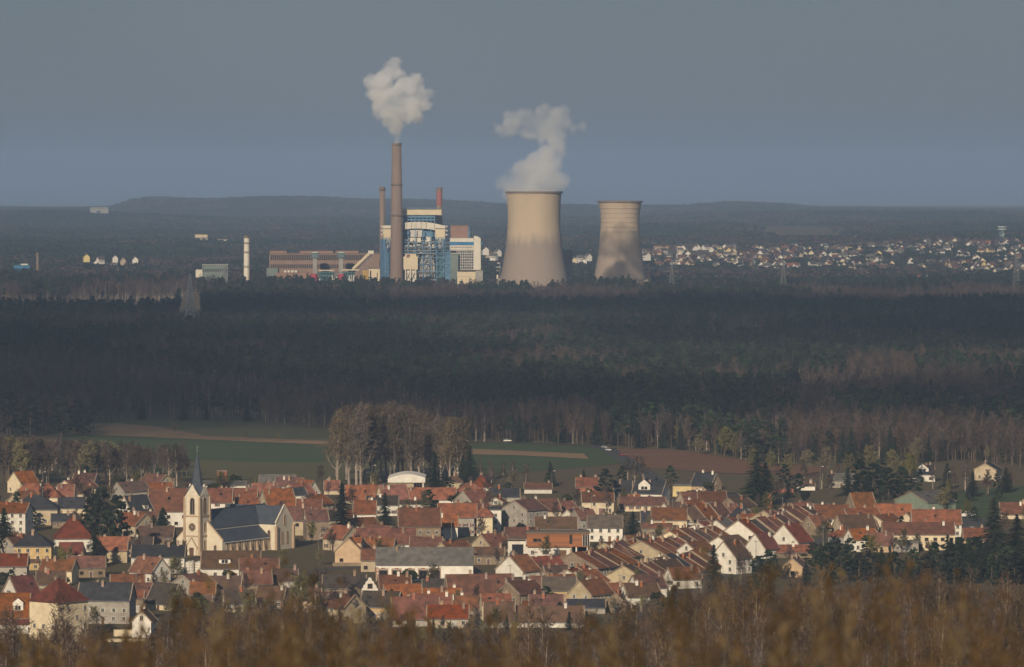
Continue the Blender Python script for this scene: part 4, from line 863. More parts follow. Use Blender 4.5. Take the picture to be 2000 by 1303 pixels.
def place_label(px, py, wall, roof, typ):
    base = '%s house with %s %s roof' % ({'stone': 'brown stone', 'brick': 'brick'}.get(wall, wall), RN.get(roof, roof), {'g': 'gabled', 'h': 'hipped', 'f': 'flat'}[typ])
    lm = sorted(LANDMARKS, key=lambda q: math.hypot(q[1] - px, (q[2] - py) * 2.2))
    for n_, (nm, a, c) in enumerate(lm[:5]):
        dx, dy = px - a, py - c
        if abs(dx) > abs(dy) * 1.1: rel = 'left of' if dx < 0 else 'right of'
        else: rel = 'behind' if dy < 0 else 'in front of'
        for far in (('just ', '', 'further ') if n_ == 0 else ('',)):
            lab = '%s, %s%s %s' % (base, far, rel, nm)
            if lab not in USED and len(lab.split()) <= 16: USED[lab] = 1; return lab
    return lab
def house(px, py, a, L, D, h, r, typ, wall, roof, label=None, style=None, dorm=(), annex=None, chim=None, den=1.0, verge=True, group='houses of the village', xy=None, name='house', metres=False):
    s = 1.0 if metres else s_of(py); L, D, h, r = L * s, D * s, h * s, r * s; h = max(h, 2.2); rz = R(a)
    if xy: x, y = xy
    else:
        x, y0 = P(px, py); y = y0 + (abs(L * math.sin(rz)) + abs(D * math.cos(rz))) / 2; x = xx(px, y0)
    FOOT.append((x, y, (L + D) / 4 + 1, L, D, rz)); o = thing(name, label or place_label(px, py, wall, roof, typ), 'house' if name == 'house' else name.split('_')[-1], (x, y, 0), rz, group)
    b = MB()
    if typ == 'g': gable_wall(b, L, D, h, r)
    else: b.box(-L / 2, L / 2, -D / 2, D / 2, -1, h)
    b.build('wall', WALL[wall], o); b = MB()
    if typ == 'g': gable_roof(b, L, D, h, r)
    elif typ == 'h': hip_roof(b, L, D, h + .02, r)
    else: b.box(-L / 2 - .35, L / 2 + .35, -D / 2 - .35, D / 2 + .35, h + .01, h + .45)
    rf_ = b.build('roof', ROOF[roof], o)
    if typ == 'g' and verge:
        Y = D / 2 + .45; e = h - .45 * r / (D / 2)
        for sx in (-1, 1):
            for sy in (-1, 1): b = MB(); b.beam((sx * (L / 2 + .2), sy * Y, e + .16), (sx * (L / 2 + .2), 0, h + r + .16), .36); b.build('verge', M_VERGE, rf_)
    b = MB(); yy = D / 2 + (.55 if typ != 'f' else .4); ze = h - (.45 * r / (D / 2) if typ == 'g' else .2)
    for sy in (-1, 1): b = MB(); b.beam((-L / 2, sy * yy, ze), (L / 2, sy * yy, ze), .16); b.build('gutter', M_GUTTER, rf_)
    if typ != 'f':
        for i in range(hr.choice([1, 1, 2, 2]) if chim is None else chim):
            u = hr.uniform(-.4, .4) * (L if typ == 'g' else max(.5, L - D)); v = hr.uniform(.03, .3) * D / 2 * hr.choice([-1, 1]); put('chimney', CH[hr.choice([0, 0, 1, 2])], rf_, (u, v, h + r * (1 - abs(v) / (D / 2)) - 1.0), 0)
        if hr.random() < .4 and typ == 'g':
            b = MB(); y1, y2 = -D * .26, -D * .2; z1, z2 = h + r * (1 - .52) + .25, h + r * (1 - .4) + .25; u = hr.uniform(-.3, .3) * L
            b.hexa([(u - .5, y1, z1), (u + .5, y1, z1), (u + .5, y2, z2), (u - .5, y2, z2), (u - .5, y1, z1 + .12), (u + .5, y1, z1 + .12), (u + .5, y2, z2 + .12), (u - .5, y2, z2 + .12)]); b.build('skylight', M_GLASS, rf_)
    side_windows(o, L, D, h, r, rz, hr.choice([0, 0, 0, 1, 2, 3]) if style is None else style, typ, den=den)
    for u, wd, dh, wm_, rm_, gb in dorm: dormer(o, rf_, L, D, h, r, u * L, wd, dh, WALL[wm_], ROOF[rm_], gb)
    if annex:
        u, aL, aD, ah, ar, am, arf = annex; aL, aD, ah, ar = aL * s, aD * s, ah * s, ar * s; u *= s; b = MB(); y1 = -D / 2 - aD
        b.hexa([(u - aL / 2, y1, -1), (u + aL / 2, y1, -1), (u + aL / 2, -D / 2 - .01, -1), (u - aL / 2, -D / 2 - .01, -1), (u - aL / 2, y1, ah), (u + aL / 2, y1, ah), (u + aL / 2, -D / 2 - .01, ah + ar * .9), (u - aL / 2, -D / 2 - .01, ah + ar * .9)])
        an = b.build('annex', WALL[am], o); b = MB(); p = [(u - aL / 2 - .3, y1 - .4, ah), (u + aL / 2 + .3, y1 - .4, ah), (u + aL / 2 + .3, -D / 2 - .02, ah + ar), (u - aL / 2 - .3, -D / 2 - .02, ah + ar)]
        b.hexa(p + [(q, c, z + .22) for q, c, z in p]); b.build('annex_roof', ROOF[arf], an)
        for q in (-.28, .28): put('window', WIN[0], an, (u + q * aL, y1, max(.6, ah - 2.2)))
    return o
W, C_, B_, G_, ST, OC, TA = 'white', 'cream', 'beige', 'grey', 'stone', 'ochre', 'tan'
OR, RD, BR, BO, BN, SL, SB, GR, GB = 'orange', 'red', 'brownred', 'brownorange', 'brown', 'slate', 'slatebrown', 'grey', 'greybrown'
HS = [ # px, py, ridge angle, ridge length, depth, eaves, rise (photo pixels at that spot), type, wall, roof
 (70, 990, 0, 95, 50, 19, 25, 'h', C_, OR), (128, 986, 0, 32, 45, 16, 22, 'g', W, OR), (160, 976, 0, 38, 40, 12, 12, 'g', C_, BN),
 (138, 1014, 5, 54, 50, 22, 18, 'g', C_, SL), (123, 1032, 5, 50, 40, 14, 12, 'g', ST, SL), (20, 1042, -10, 70, 60, 40, 17, 'g', W, OR),
 (290, 1142, -40, 62, 52, 24, 26, 'g', W, BO), (38, 1192, 45, 58, 52, 27, 36, 'g', W, RD), (247, 1172, 5, 66, 50, 22, 25, 'g', ST, BO), (287, 1182, 5, 60, 50, 18, 22, 'g', ST, BO),
 (266, 1197, 0, 28, 30, 29, 12, 'g', ST, OR), (322, 1193, -35, 62, 50, 15, 34, 'g', C_, SB), (280, 1246, 80, 45, 38, 32, 20, 'g', W, BN), (252, 978, 40, 65, 48, 18, 16, 'g', G_, BN),
 (318, 958, 0, 42, 40, 8, 12, 'g', C_, OR), (325, 1030, 5, 75, 80, 32, 40, 'g', W, BR), (425, 1006, 0, 56, 50, 25, 25, 'g', W, OR), (476, 990, 0, 52, 50, 16, 18, 'g', C_, OR),
 (482, 1004, 0, 46, 40, 12, 18, 'g', B_, OR), (515, 985, 10, 50, 60, 12, 26, 'g', B_, OR), (552, 990, 20, 60, 50, 8, 22, 'g', G_, BR), (576, 993, 20, 36, 40, 26, 12, 'g', W, SL), (597, 978, -40, 40, 40, 14, 24, 'g', W, OR),
 (613, 1000, 60, 60, 52, 14, 16, 'g', G_, OR), (582, 1046, -5, 50, 50, 30, 24, 'g', B_, BR), (616, 1055, 10, 44, 50, 38, 18, 'g', ST, BR), (540, 1002, 20, 60, 60, 14, 30, 'g', B_, OR),
 (711, 985, 0, 74, 55, 6, 25, 'g', C_, OR), (712, 1034, 0, 44, 50, 31, 23, 'g', W, OR), (648, 966, 0, 30, 30, 10, 16, 'g', C_, OR), (766, 996, 20, 55, 60, 10, 36, 'g', C_, OR),
 (835, 985, 0, 110, 60, 8, 20, 'g', W, OR), (918, 982, 0, 76, 60, 14, 22, 'h', W, OR), (818, 999, 0, 75, 40, 14, 6, 'g', W, BN), (985, 980, 0, 60, 50, 6, 14, 'g', G_, SL), (970, 996, 85, 50, 45, 6, 14, 'g', W, OR),
 (940, 961, 0, 40, 40, 6, 22, 'h', W, RD), (888, 958, 0, 32, 35, 16, 14, 'h', B_, BN), (818, 1062, 3, 82, 75, 34, 32, 'g', ST, BR), (944, 1047, 0, 36, 55, 38, 20, 'h', C_, OR), (873, 1053, 0, 42, 30, 26, 18, 'g', W, OR),
 (958, 1041, 0, 42, 40, 46, 4, 'f', W, SL), (1025, 1040, 45, 58, 70, 43, 17, 'g', G_, BR), (753, 1080, 0, 118, 60, 18, 27, 'g', W, OR), (895, 1132, 85, 70, 76, 12, 19, 'g', W, BN), (962, 1080, 40, 60, 55, 14, 20, 'g', B_, OR),
 (955, 1103, 0, 60, 40, 18, 14, 'g', ST, BN), (672, 1160, 0, 84, 55, 6, 22, 'g', ST, SB), (770, 1161, 5, 62, 55, 6, 22, 'g', ST, BR), (860, 1160, 0, 70, 50, 4, 14, 'g', G_, SB), (745, 1212, -15, 75, 55, 27, 26, 'g', TA, SB),
 (686, 1201, 70, 50, 42, 18, 24, 'g', ST, SB), (810, 1224, 3, 92, 65, 16, 38, 'g', W, OR), (862, 1185, 5, 76, 50, 8, 20, 'g', C_, OR), (935, 1172, 10, 130, 50, 12, 34, 'g', ST, BR), (975, 1227, 0, 60, 50, 14, 34, 'g', W, BN), (905, 1202, 5, 60, 50, 12, 22, 'g', ST, BO),
 (640, 1202, 10, 50, 45, 20, 22, 'g', ST, BN), (440, 1166, 0, 60, 45, 14, 24, 'g', ST, BN), (500, 1152, 10, 56, 45, 12, 22, 'g', ST, BR), (556, 1148, 0, 50, 45, 14, 20, 'g', G_, BN), (600, 1198, 5, 52, 45, 26, 20, 'g', TA, BN), (530, 1190, -10, 56, 45, 20, 22, 'g', ST, BN), (465, 1196, 10, 60, 45, 18, 22, 'g', B_, SB), (395, 1176, 0, 50, 45, 16, 20, 'g', ST, BO),
 (1086, 1043, 0, 82, 60, 10, 20, 'g', W, BN), (1182, 1058, 0, 68, 55, 28, 21, 'g', W, GB), (1100, 1010, 40, 46, 50, 10, 18, 'g', C_, OR), (1140, 1036, 30, 40, 40, 22, 16, 'g', G_, BR), (1217, 975, 0, 36, 40, 12, 22, 'g', W, SL),
 (1147, 960, 0, 44, 40, 8, 16, 'g', 'brick', OR), (1051, 964, 0, 54, 35, 9, 9, 'g', W, BR), (1332, 970, 0, 36, 40, 22, 4, 'f', 'yellow', GR), (1380, 958, -30, 46, 45, 9, 22, 'g', TA, SL), (1372, 990, 0, 58, 45, 13, 16, 'g', G_, SL), (1423, 980, 0, 46, 40, 14, 8, 'f', W, SL),
 (1255, 999, 0, 90, 50, 12, 14, 'g', C_, BR), (1230, 990, 10, 40, 40, 8, 12, 'g', B_, OR), (1282, 1031, 0, 60, 50, 8, 20, 'g', W, SL), (1283, 1049, 0, 60, 40, 18, 7, 'g', ST, BO), (1449, 1023, 0, 50, 55, 12, 22, 'h', C_, SL),
 (1012, 1142, 48, 52, 72, 26, 28, 'g', W, BO), (1092, 1182, 0, 66, 50, 30, 22, 'g', TA, GB), (1085, 1142, 20, 50, 45, 10, 22, 'g', ST, BN), (1160, 1184, 10, 52, 45, 26, 18, 'g', W, OR), (1195, 1178, 0, 78, 50, 16, 20, 'g', W, OR),
 (1430, 1122, 50, 50, 62, 32, 30, 'g', W, BN), (1490, 1092, 50, 45, 50, 20, 28, 'g', W, RD), (1054, 1202, 0, 68, 40, 9, 12, 'g', ST, OR), (1070, 1226, 0, 140, 50, 10, 26, 'g', W, BN), (1132, 1199, 0, 100, 40, 8, 13, 'g', G_, SL), (1206, 1197, 80, 40, 42, 16, 22, 'g', ST, BN), (1291, 1155, 0, 44, 30, 15, 4, 'f', W, GR),
 (1626, 1036, 0, 68, 55, 24, 23, 'g', W, BR), (1746, 1021, 0, 72, 50, 6, 24, 'g', W, OR), (1830, 1050, 0, 96, 50, 27, 25, 'g', W, OR), (1770, 1079, 0, 48, 25, 20, 3, 'f', G_, GR), (1645, 1061, 0, 50, 45, 13, 13, 'h', W, OR), (1685, 1078, 20, 55, 50, 24, 18, 'g', W, OR), (1720, 1079, 0, 50, 45, 15, 21, 'g', TA, BR), (1672, 1046, 20, 75, 55, 9, 26, 'g', B_, BN),
 (1548, 1075, 50, 50, 70, 16, 32, 'g', W, RD), (1544, 1090, 0, 88, 40, 8, 12, 'g', ST, OR), (1990, 1014, 0, 70, 50, 10, 20, 'g', C_, BR), (1914, 1063, 0, 62, 50, 7, 18, 'g', TA, OR), (1932, 939, 70, 42, 44, 21, 12, 'g', B_, SL), (1555, 1128, 70, 40, 40, 20, 16, 'g', TA, BN), (1644, 953, 0, 48, 40, 15, 12, 'g', G_, GR),
 (1530, 962, 0, 40, 30, 8, 4, 'f', 'brick', BN), (1575, 958, 0, 34, 26, 7, 4, 'g', W, BN), (1350, 1008, 40, 50, 44, 12, 16, 'g', B_, OR), (1318, 1012, 30, 46, 50, 10, 18, 'g', W, BN), (1595, 1046, 40, 40, 44, 16, 20, 'g', ST, BO), (1590, 1008, 0, 60, 40, 8, 12, 'g', G_, GB)]
for h_ in HS: house(*h_)
house(66, 1026, 0, 92, 70, 31, 25, 'h', B_, SL, 'beige house under a wide dark hipped roof at the far left')
house(140, 1106, 8, 72, 62, 54, 38, 'h', W, RD, 'white house with steep red hipped roof below the dark firs', annex=(-6, 44, 22, 24, 22, W, RD))
house(64, 1113, 0, 72, 65, 46, 26, 'h', OC, SL, 'square ochre house with dark pyramid roof at left', annex=(-2, 30, 10, 14, 6, OC, BN), style=0)
house(308, 1120, 0, 104, 60, 32, 20, 'g', W, SL, 'long white-walled house with dark slate roof in front of the church', den=.5)
house(450, 1131, 0, 115, 55, 22, 30, 'g', W, BN, 'low white house with brown roof and white dormers below the church nave', dorm=((-.1, 4.2, 1.7, W, BN, False), (.36, 2.2, 1.6, W, BN, False)), style=0)
house(20, 1237, 0, 72, 55, 33, 42, 'g', W, OR, 'white house with orange roof and white gabled dormer at the left edge', dorm=((.2, 3.4, 2.8, W, OR, True),), annex=(18, 78, 18, 18, 11, W, RD))
house(110, 1253, 50, 84, 78, 76, 42, 'h', C_, RD, 'big three-storey cream house with red hipped roof, lower left', den=.7, style=0)
house(205, 1219, -8, 105, 60, 47, 30, 'g', G_, SL, 'grey stone house with two window rows and slate roof, lower left', style=2, den=1.1)
house(262, 1033, 45, 58, 48, 28, 34, 'g', W, SL, 'white house with grey slate roof and box dormer behind the firs', dorm=((.2, 2.6, 1.9, W, SL, False),))
house(893, 1047, 0, 76, 55, 37, 24, 'g', G_, OR, 'grey rendered house with red shutters under an orange roof', style=1)
house(690, 1103, 75, 72, 56, 25, 26, 'g', TA, OR, 'tan gabled chalet with balcony facing the viewer, right of the tall spruce', style=3, dorm=((-.2, 4, 2.2, TA, OR, True),))
house(829, 1135, 0, 190, 70, 33, 29, 'g', W, GR, 'long white building with stone-framed arcade windows and grey roof', den=0, chim=1, verge=False)
house(1272, 982, -20, 62, 48, 18, 22, 'g', W, SL, 'white house with black roof and large white front dormer', dorm=((-.12, 5.5, 2.6, W, SL, True),), style=3)
house(1684, 1019, 30, 50, 52, 12, 42, 'g', ST, BO, 'house with very tall brown roof and small yellow gable')
house(1795, 1075, 0, 140, 55, 32, 20, 'g', C_, BR, 'long cream building with red-brown roof and small windows, right', style=3, den=.8)
house(1812, 1002, 35, 72, 100, 20, 18, 'g', 'green', GR, 'green-fronted agricultural shed with grey sheet roof', den=0, chim=0, name='farm_shed')
house(1802, 941, 0, 48, 45, 15, 15, 'g', W, SL, 'white house with dark roof and front gable before the forest', dorm=((0, 6, 1.6, W, SL, True),))
house(435, 959, 0, 90, 60, 11, 6, 'g', W, GR, 'long low shed with grey roof behind the church spire', den=.3, chim=0, name='long_shed')
house(541, 956, 0, 70, 60, 10, 16, 'g', W, GR, 'white-ended shed with grey roof at the back of the village', den=.2, chim=0, name='white_shed')
# arcade windows of the long white building
ar = [o for o in SC.objects if o.get('label', '').startswith('long white building')][0]; sA = s_of(1135)
AW = win_mesh('window', 3.0, 3.1, M_DARKFRAME, surround=M_SANDST)
for q in (748.5, 774.5, 800.5, 826.5, 851): put('window', AW, ar, ((q - 829) * sA, -35 * sA, .9))
b = MB(); [b.box(-95 * sA - .05, -95 * sA + (.9 if i % 2 else .55), -35 * sA - .06, -35 * sA + .02, .1 + i * .62, .1 + i * .62 + .5) for i in range(8)]; b.build('corner_stones', M_SANDST, ar)
# terraces of deep village-street houses, ridge running away to the right
def terrace(px, py, a, units, L, D, h, r, walls, roofs):
    s = s_of(py); x, y = P(px, py); rz = R(a)
    y += (L * s * math.sin(rz) + D * s * math.cos(rz)) / 2
    for i in range(int(units)):
        d = i * (L * s + .5); dh = hr.uniform(-.5, .6)
        X, Y = x + math.cos(rz) * d, y + math.sin(rz) * d
        house(px_of(X, Y), py - 6 * i, a, L * s, D * s, h * s + dh, r * s + hr.uniform(-.3, .3), 'g', walls[i % len(walls)], roofs[i % len(roofs)], xy=(X, Y), metres=True, name='terrace_house', group='terraced houses of the village street')
terrace(1128, 1130, 60, 4, 40, 114.4, 18, 27, [ST, B_, B_], [OR, BR, BO, OR]); terrace(1190, 1106, 60, 5, 38, 110.5, 16, 26, [B_, ST], [BO, BR, OR, BN, BR]); terrace(1118, 1150, 60, 2, 40, 91, 12, 22, [W], [RD, OR])
terrace(1228, 1152, 60, 3, 36, 109.2, 16, 27, [B_, ST], [BN, OR, BR]); terrace(1290, 1132, 60, 5, 34, 104, 14, 27, [C_, B_], [BR, SL, OR, BR, BO]); terrace(1262, 1104, 60, 5, 36, 110.5, 16, 27, [B_, C_], [BO, OR, BR, OR, BN]); terrace(1318, 1084, 60, 5, 36, 104, 16, 27, [C_, B_], [OR, BR, BN, BO, OR])
terrace(1374, 1067, 60, 4, 38, 104, 18, 27, [W, B_], [RD, BR, GB, OR]); terrace(1412, 1070, 60, 2, 50, 80.6, 24, 27, [W, B_], [GR, BR]); terrace(1452, 1072, 60, 5, 36, 80.6, 26, 26, [W, C_, G_], [RD, GB, OR, BO, BR]); terrace(1502, 1048, 60, 5, 38, 98.8, 20, 27, [B_, W], [OR, BO, BR, OR, BN]); terrace(1345, 1026, 40, 4, 34, 60, 12, 22, [B_, W], [BN, OR, BR, BO])
terrace(1010, 1172, 20, 3, 46, 60, 14, 26, [B_], [BN, BO, BR])
# infill of the packed old village: low deep houses wherever a gap is left
FOOT += [(*P(470, 1075), 24, 40, 40, 0), (*P(384, 1085), 12, 20, 20, 0), (*P(1090, 1080), 14, 26, 20, 0), (*P(794, 962), 12, 26, 24, 0), (*P(722, 1166), 8, 10, 14, 0), (*P(380, 1118), 6, 8, 8, 0)]
fr = random.Random(17); VTOP = [(0, 955), (300, 955), (620, 958), (760, 975), (960, 970), (1030, 985), (1200, 985), (1330, 992), (1480, 1000), (1600, 1005), (1760, 1020), (1860, 1020)]; VBOT = [(0, 1190), (200, 1225), (330, 1215), (520, 1210), (800, 1225), (1100, 1225), (1240, 1200), (1340, 1150), (1440, 1125), (1560, 1085), (1700, 1080), (1860, 1080)]
nf = 0
for i in range(2600):
    if nf >= 74: break
    px = fr.uniform(5, 1840); py = fr.uniform(960, 1225)
    if not lerp_tab(VTOP, px) < py < lerp_tab(VBOT, px): continue
    s = s_of(py); a = fr.choice([0, 0, 5, -8, 45, -40]) if px < 1050 else fr.choice([52, 50, 48, 52, 0, 20]); L, D = fr.uniform(10, 15), fr.uniform(9, 13); x, y = P(px, py); rr = (L + D) / 4 + 1
    if any(math.hypot(x - q[0], (y - q[1]) * .8) < (rr + q[2]) * .80 for q in FOOT): continue
    if 560 < px < 660 and py > 1040 and py < 1120 or 320 < px < 600 and 1010 < py < 1125 or px < 700 and fr.random() < .5: continue
    if any(x0 - 25 < px < x1 + 25 and y0 < py < y0 + 50 for x0, x1, y0 in ((985, 1155, 1076), (735, 860, 1124), (755, 835, 955), (645, 710, 1090), (250, 365, 1110), (30, 260, 1170), (700, 745, 1156), (1240, 1305, 972), (1740, 1850, 1066), (780, 960, 1036), (1150, 1215, 1050), (1600, 1650, 1026))): continue
    nf += 1; wv = fr.choice([B_, ST, C_, C_, B_, G_, W]); rv = fr.choice([OR, OR, BO, BR, BO, RD, BN, BR, OR, SB])
    house(px, py, a, L, D, fr.uniform(3.2, 5.6), fr.uniform(3.0, 4.6), 'g', wv, rv, xy=(x, y), metres=True, den=.8)
# ---------------------------------------------------------------- church
M_CHST = mat('church_limestone', (.64, .575, .46), (.53, .47, .37), .5, .9, 0, .2, 2); M_CHTR = mat('church_sandstone_trim', (.42, .31, .21), (.34, .25, .17), .7, .9); M_SLATE = mat('church_slate', (.070, .082, .105), (.045, .054, .072), .4, .55, detail=8); M_LEAD = mat('lead_glass', (.03, .03, .035), None, 1, .3)
sC = s_of(1085); tx, ty = P(384, 1085); PHI = R(-30)
ch = thing('church', 'sandstone village church with slender dark spire and slate nave', 'church', (tx, ty + 4, 0), PHI)
T = 3.5; TH = 23.0; WH = 10.6; NL = 46.0; NW = 5.6; NE = 10.6; NR = 17.0; AE = 5.2; AT = 9.6
def lancet(w_, h_, trim=M_CHTR):
    b = MB(); n = 6
    def shape(k, y): 
        x = w_ / 2 + k; pts = [(-x, y, -k), (x, y, -k), (x, y, h_ - w_ * .8)]
        for i in range(1, n): t = i / n; pts.append((x * math.cos(t * math.pi / 2) ** .8, y, h_ - w_ * .8 + (w_ * .8 + k) * math.sin(t * math.pi / 2)))
        pts.append((0, y, h_ + k)); pts += [(-a, q, z) for a, q, z in reversed(pts[2:-1])]; return pts
    o_, i_ = shape(.28, -.16), shape(0, -.16); m_ = len(o_); g_ = shape(0, -.04)
    for i in range(m_):
        j = (i + 1) % m_; b.face([o_[i], o_[j], i_[j], i_[i]], 1); b.face([i_[i], i_[j], g_[j], g_[i]], 1); b.face([(o_[i][0], .05, o_[i][2]), (o_[j][0], .05, o_[j][2]), o_[j], o_[i]], 1)
    b.face(g_, 0); b.box(-.06, .06, -.1, -.03, 0, h_ * .85, 1); return b.mesh('lancet_window', [M_LEAD, trim])
LB, LS_, LM = lancet(1.9, 6.2), lancet(.9, 3.4), lancet(1.0, 4.6)
def cp(name, m, fn, parent=ch): return part(name, m, fn, parent, whole=name not in ('buttress', 'tower_cornice', 'raked_coping', 'gable_coping', 'carport_post', 'gable_roundel'))
tw = cp('tower', M_CHST, lambda b: (b.box(-T, T, -T, T, -1, 15.0), b.box(-T + .12, T - .12, -T + .12, T - .12, 15.0, TH)))
cp('tower_cornice', M_CHTR, lambda b: [b.box(-T - .25, T + .25, -T - .25, T + .25, z, z + .45) for z in (7.2, 14.9)], tw)
cp('buttress', M_CHTR, lambda b: [b.hexa([(sx * T - .55, sy * T - .55, -1), (sx * T + .55, sy * T - .55, -1), (sx * T + .55, sy * T + .55, -1), (sx * T - .55, sy * T + .55, -1), (sx * T - .32, sy * T - .32, 22.5), (sx * T + .32, sy * T - .32, 22.5), (sx * T + .32, sy * T + .32, 22.5), (sx * T - .32, sy * T + .32, 22.5)]) for sx in (-1, 1) for sy in (-1, 1)], tw)
for sx in (-1, 1):
    for i in range(11):
        cp('quoin', M_CHST, lambda b: b.box(sx * (T - .35) - (.5 if i % 2 else .3), sx * (T - .35) + (.5 if i % 2 else .3), -T - .2, -T + .1, 15.6 + i * .66, 15.6 + i * .66 + .42), tw)
for ra, (nx, ny) in ((0, (0, -1)), (R(90), (1, 0)), (R(-90), (-1, 0)), (R(180), (0, 1))):
    put('belfry_window', LB, tw, (nx * (T - .12), ny * (T - .12), 15.9), ra)
def gbl(b):
    for nx, ny in ((0, -1), (1, 0), (-1, 0), (0, 1)):
        t = Vector((-ny, nx, 0)); n_ = Vector((nx, ny, 0)); p = n_ * (T + .05)
        q = [p - t * (T - .4) + Vector((0, 0, TH)), p + t * (T - .4) + Vector((0, 0, TH)), p + Vector((0, 0, TH + 4.4))]; b.face(q); b.face([v - n_ * .6 for v in q][::-1])
        for i in range(3): j = (i + 1) % 3; b.face([q[i], q[i] - n_ * .6, q[j] - n_ * .6, q[j]])
cp('tower_gable', M_CHST, gbl, tw)
cp('gable_roundel', M_FRAME, lambda b: [b.hexa([(-.5, -T - .12, TH + 1.0), (.5, -T - .12, TH + 1.0), (.5, -T, TH + 1.0), (-.5, -T, TH + 1.0), (-.5, -T - .12, TH + 2), (.5, -T - .12, TH + 2), (.5, -T, TH + 2), (-.5, -T, TH + 2)]), b.box(T + .0, T + .12, -.5, .5, TH + 1, TH + 2)], tw)
def spire(b):
    n = 8; r = [(T * 1.06, TH + .1), (T * .66, TH + 4.5), (.10, 40.2)]
    for i in range(n):
        a0, a1 = R(22.5 + 45 * i), R(22.5 + 45 * (i + 1))
        for (r0, z0), (r1, z1) in zip(r, r[1:]): b.face([(r0 * math.cos(a0), r0 * math.sin(a0), z0), (r0 * math.cos(a1), r0 * math.sin(a1), z0), (r1 * math.cos(a1), r1 * math.sin(a1), z1), (r1 * math.cos(a0), r1 * math.sin(a0), z1)])
    for nx, ny in ((0, -1), (1, 0), (-1, 0), (0, 1)):    # cross roofs behind the gables
        t = Vector((-ny, nx, 0)); n_ = Vector((nx, ny, 0)); a = n_ * T
        for s_ in (-1, 1): b.face([a + Vector((0, 0, TH + 4.3)), a + t * s_ * (T - .2) + Vector((0, 0, TH + .1)), t * s_ * (T - .2) + Vector((0, 0, TH + .1)), Vector((0, 0, TH + 4.3))])
cs_ = cp('spire', M_SLATE, spire)
cp('finial', M_LATT, lambda b: (b.beam((0, 0, 39.6), (0, 0, 42.6), .16), b.beam((-.55, 0, 41.6), (.55, 0, 41.6), .13), b.cyl(0, 0, 40.1, 40.5, .28, n=8)), cs_)
def rosette(b):
    for i in range(20):
        a0, a1 = R(18 * i), R(18 * i + 18); y = -T - .14
        b.face([(math.cos(a0) * 1.35, y, 10.9 + math.sin(a0) * 1.35), (math.cos(a1) * 1.35, y, 10.9 + math.sin(a1) * 1.35), (math.cos(a1) * 1.7, y, 10.9 + math.sin(a1) * 1.7), (math.cos(a0) * 1.7, y, 10.9 + math.sin(a0) * 1.7)], 1)
        b.face([(0, y + .04, 10.9), (math.cos(a0) * 1.36, y + .04, 10.9 + math.sin(a0) * 1.36), (math.cos(a1) * 1.36, y + .04, 10.9 + math.sin(a1) * 1.36)], 0)
    for i in range(4): a = R(45 * i); b.beam((math.cos(a) * 1.35, -T - .13, 10.9 + math.sin(a) * 1.35), (-math.cos(a) * 1.35, -T - .13, 10.9 - math.sin(a) * 1.35), .14, 1)
mb = MB(); rosette(mb); mb.build('rose_window', [M_LEAD, M_CHTR], tw)
def portal(b):
    y = -T - .5; b.hexa([(-2.2, y, 0), (2.2, y, 0), (2.2, -T, 0), (-2.2, -T, 0), (-2.2, y, 3.0), (2.2, y, 3.0), (2.2, -T, 3.0), (-2.2, -T, 3.0)], 0)
    b.face([(-2.6, y - .05, 3.0), (2.6, y - .05, 3.0), (0, y - .05, 6.6)], 0); b.beam((-2.7, y - .1, 2.9), (0, y - .1, 6.8), .35, 1); b.beam((2.7, y - .1, 2.9), (0, y - .1, 6.8), .35, 1); b.box(-1.0, 1.0, y - .06, y + .02, 0, 3.0, 2)
mb = MB(); portal(mb); mb.build('portal', [M_CHST, M_CHTR, M_DOORW], tw)
put('side_lancet', LS_, tw, (T, -.2, 9.2), R(90)); put('side_lancet', LS_, tw, (T, -.2, 2.2), R(90))
y0 = T - 1.0
def facade(b):                                          # west front wings with raked tops
    for s_ in (-1, 1):
        q = [(s_ * T, 0, -1), (s_ * WH, 0, -1), (s_ * WH, 0, AE + .4), (s_ * T, 0, 12.6)]
        f = [Vector(p) + Vector((0, y0 - 1, 0)) for p in q]; g_ = [Vector(p) + Vector((0, y0, 0)) for p in q]
        b.face(f if s_ > 0 else f[::-1]); b.face(g_[::-1] if s_ > 0 else g_)
        for i in range(4): j = (i + 1) % 4; b.face([f[i], g_[i], g_[j], f[j]])
cp('west_front', M_CHST, facade)
cp('raked_coping', M_CHTR, lambda b: [b.beam((s_ * (WH + .2), y0 - .5, AE + .5), (s_ * T, y0 - .5, 12.8), .5) for s_ in (-1, 1)])
for s_ in (-1, 1): put('side_door', LS_, ch, (s_ * 7.4, y0 - 1, .3))
nv = cp('nave_wall', M_CHST, lambda b: (b.box(-NW, NW, y0, y0 + NL, -1, NE), b.face([(-NW, y0 + NL, NE), (0, y0 + NL, NR), (NW, y0 + NL, NE)])))
def nroof(b):
    for s_ in (-1, 1):
        p = [(s_ * (NW + .4), y0 - .3, NE - .3), (0, y0 - .3, NR), (0, y0 + NL + .3, NR), (s_ * (NW + .4), y0 + NL + .3, NE - .3)]; b.hexa([(a, c, z - .25) for a, c, z in p] + p)
nr_ = cp('nave_roof', M_SLATE, nroof); cp('ridge_cap', M_LEAD, lambda b: b.beam((0, y0, NR + .05), (0, y0 + NL, NR + .05), .3), nr_)
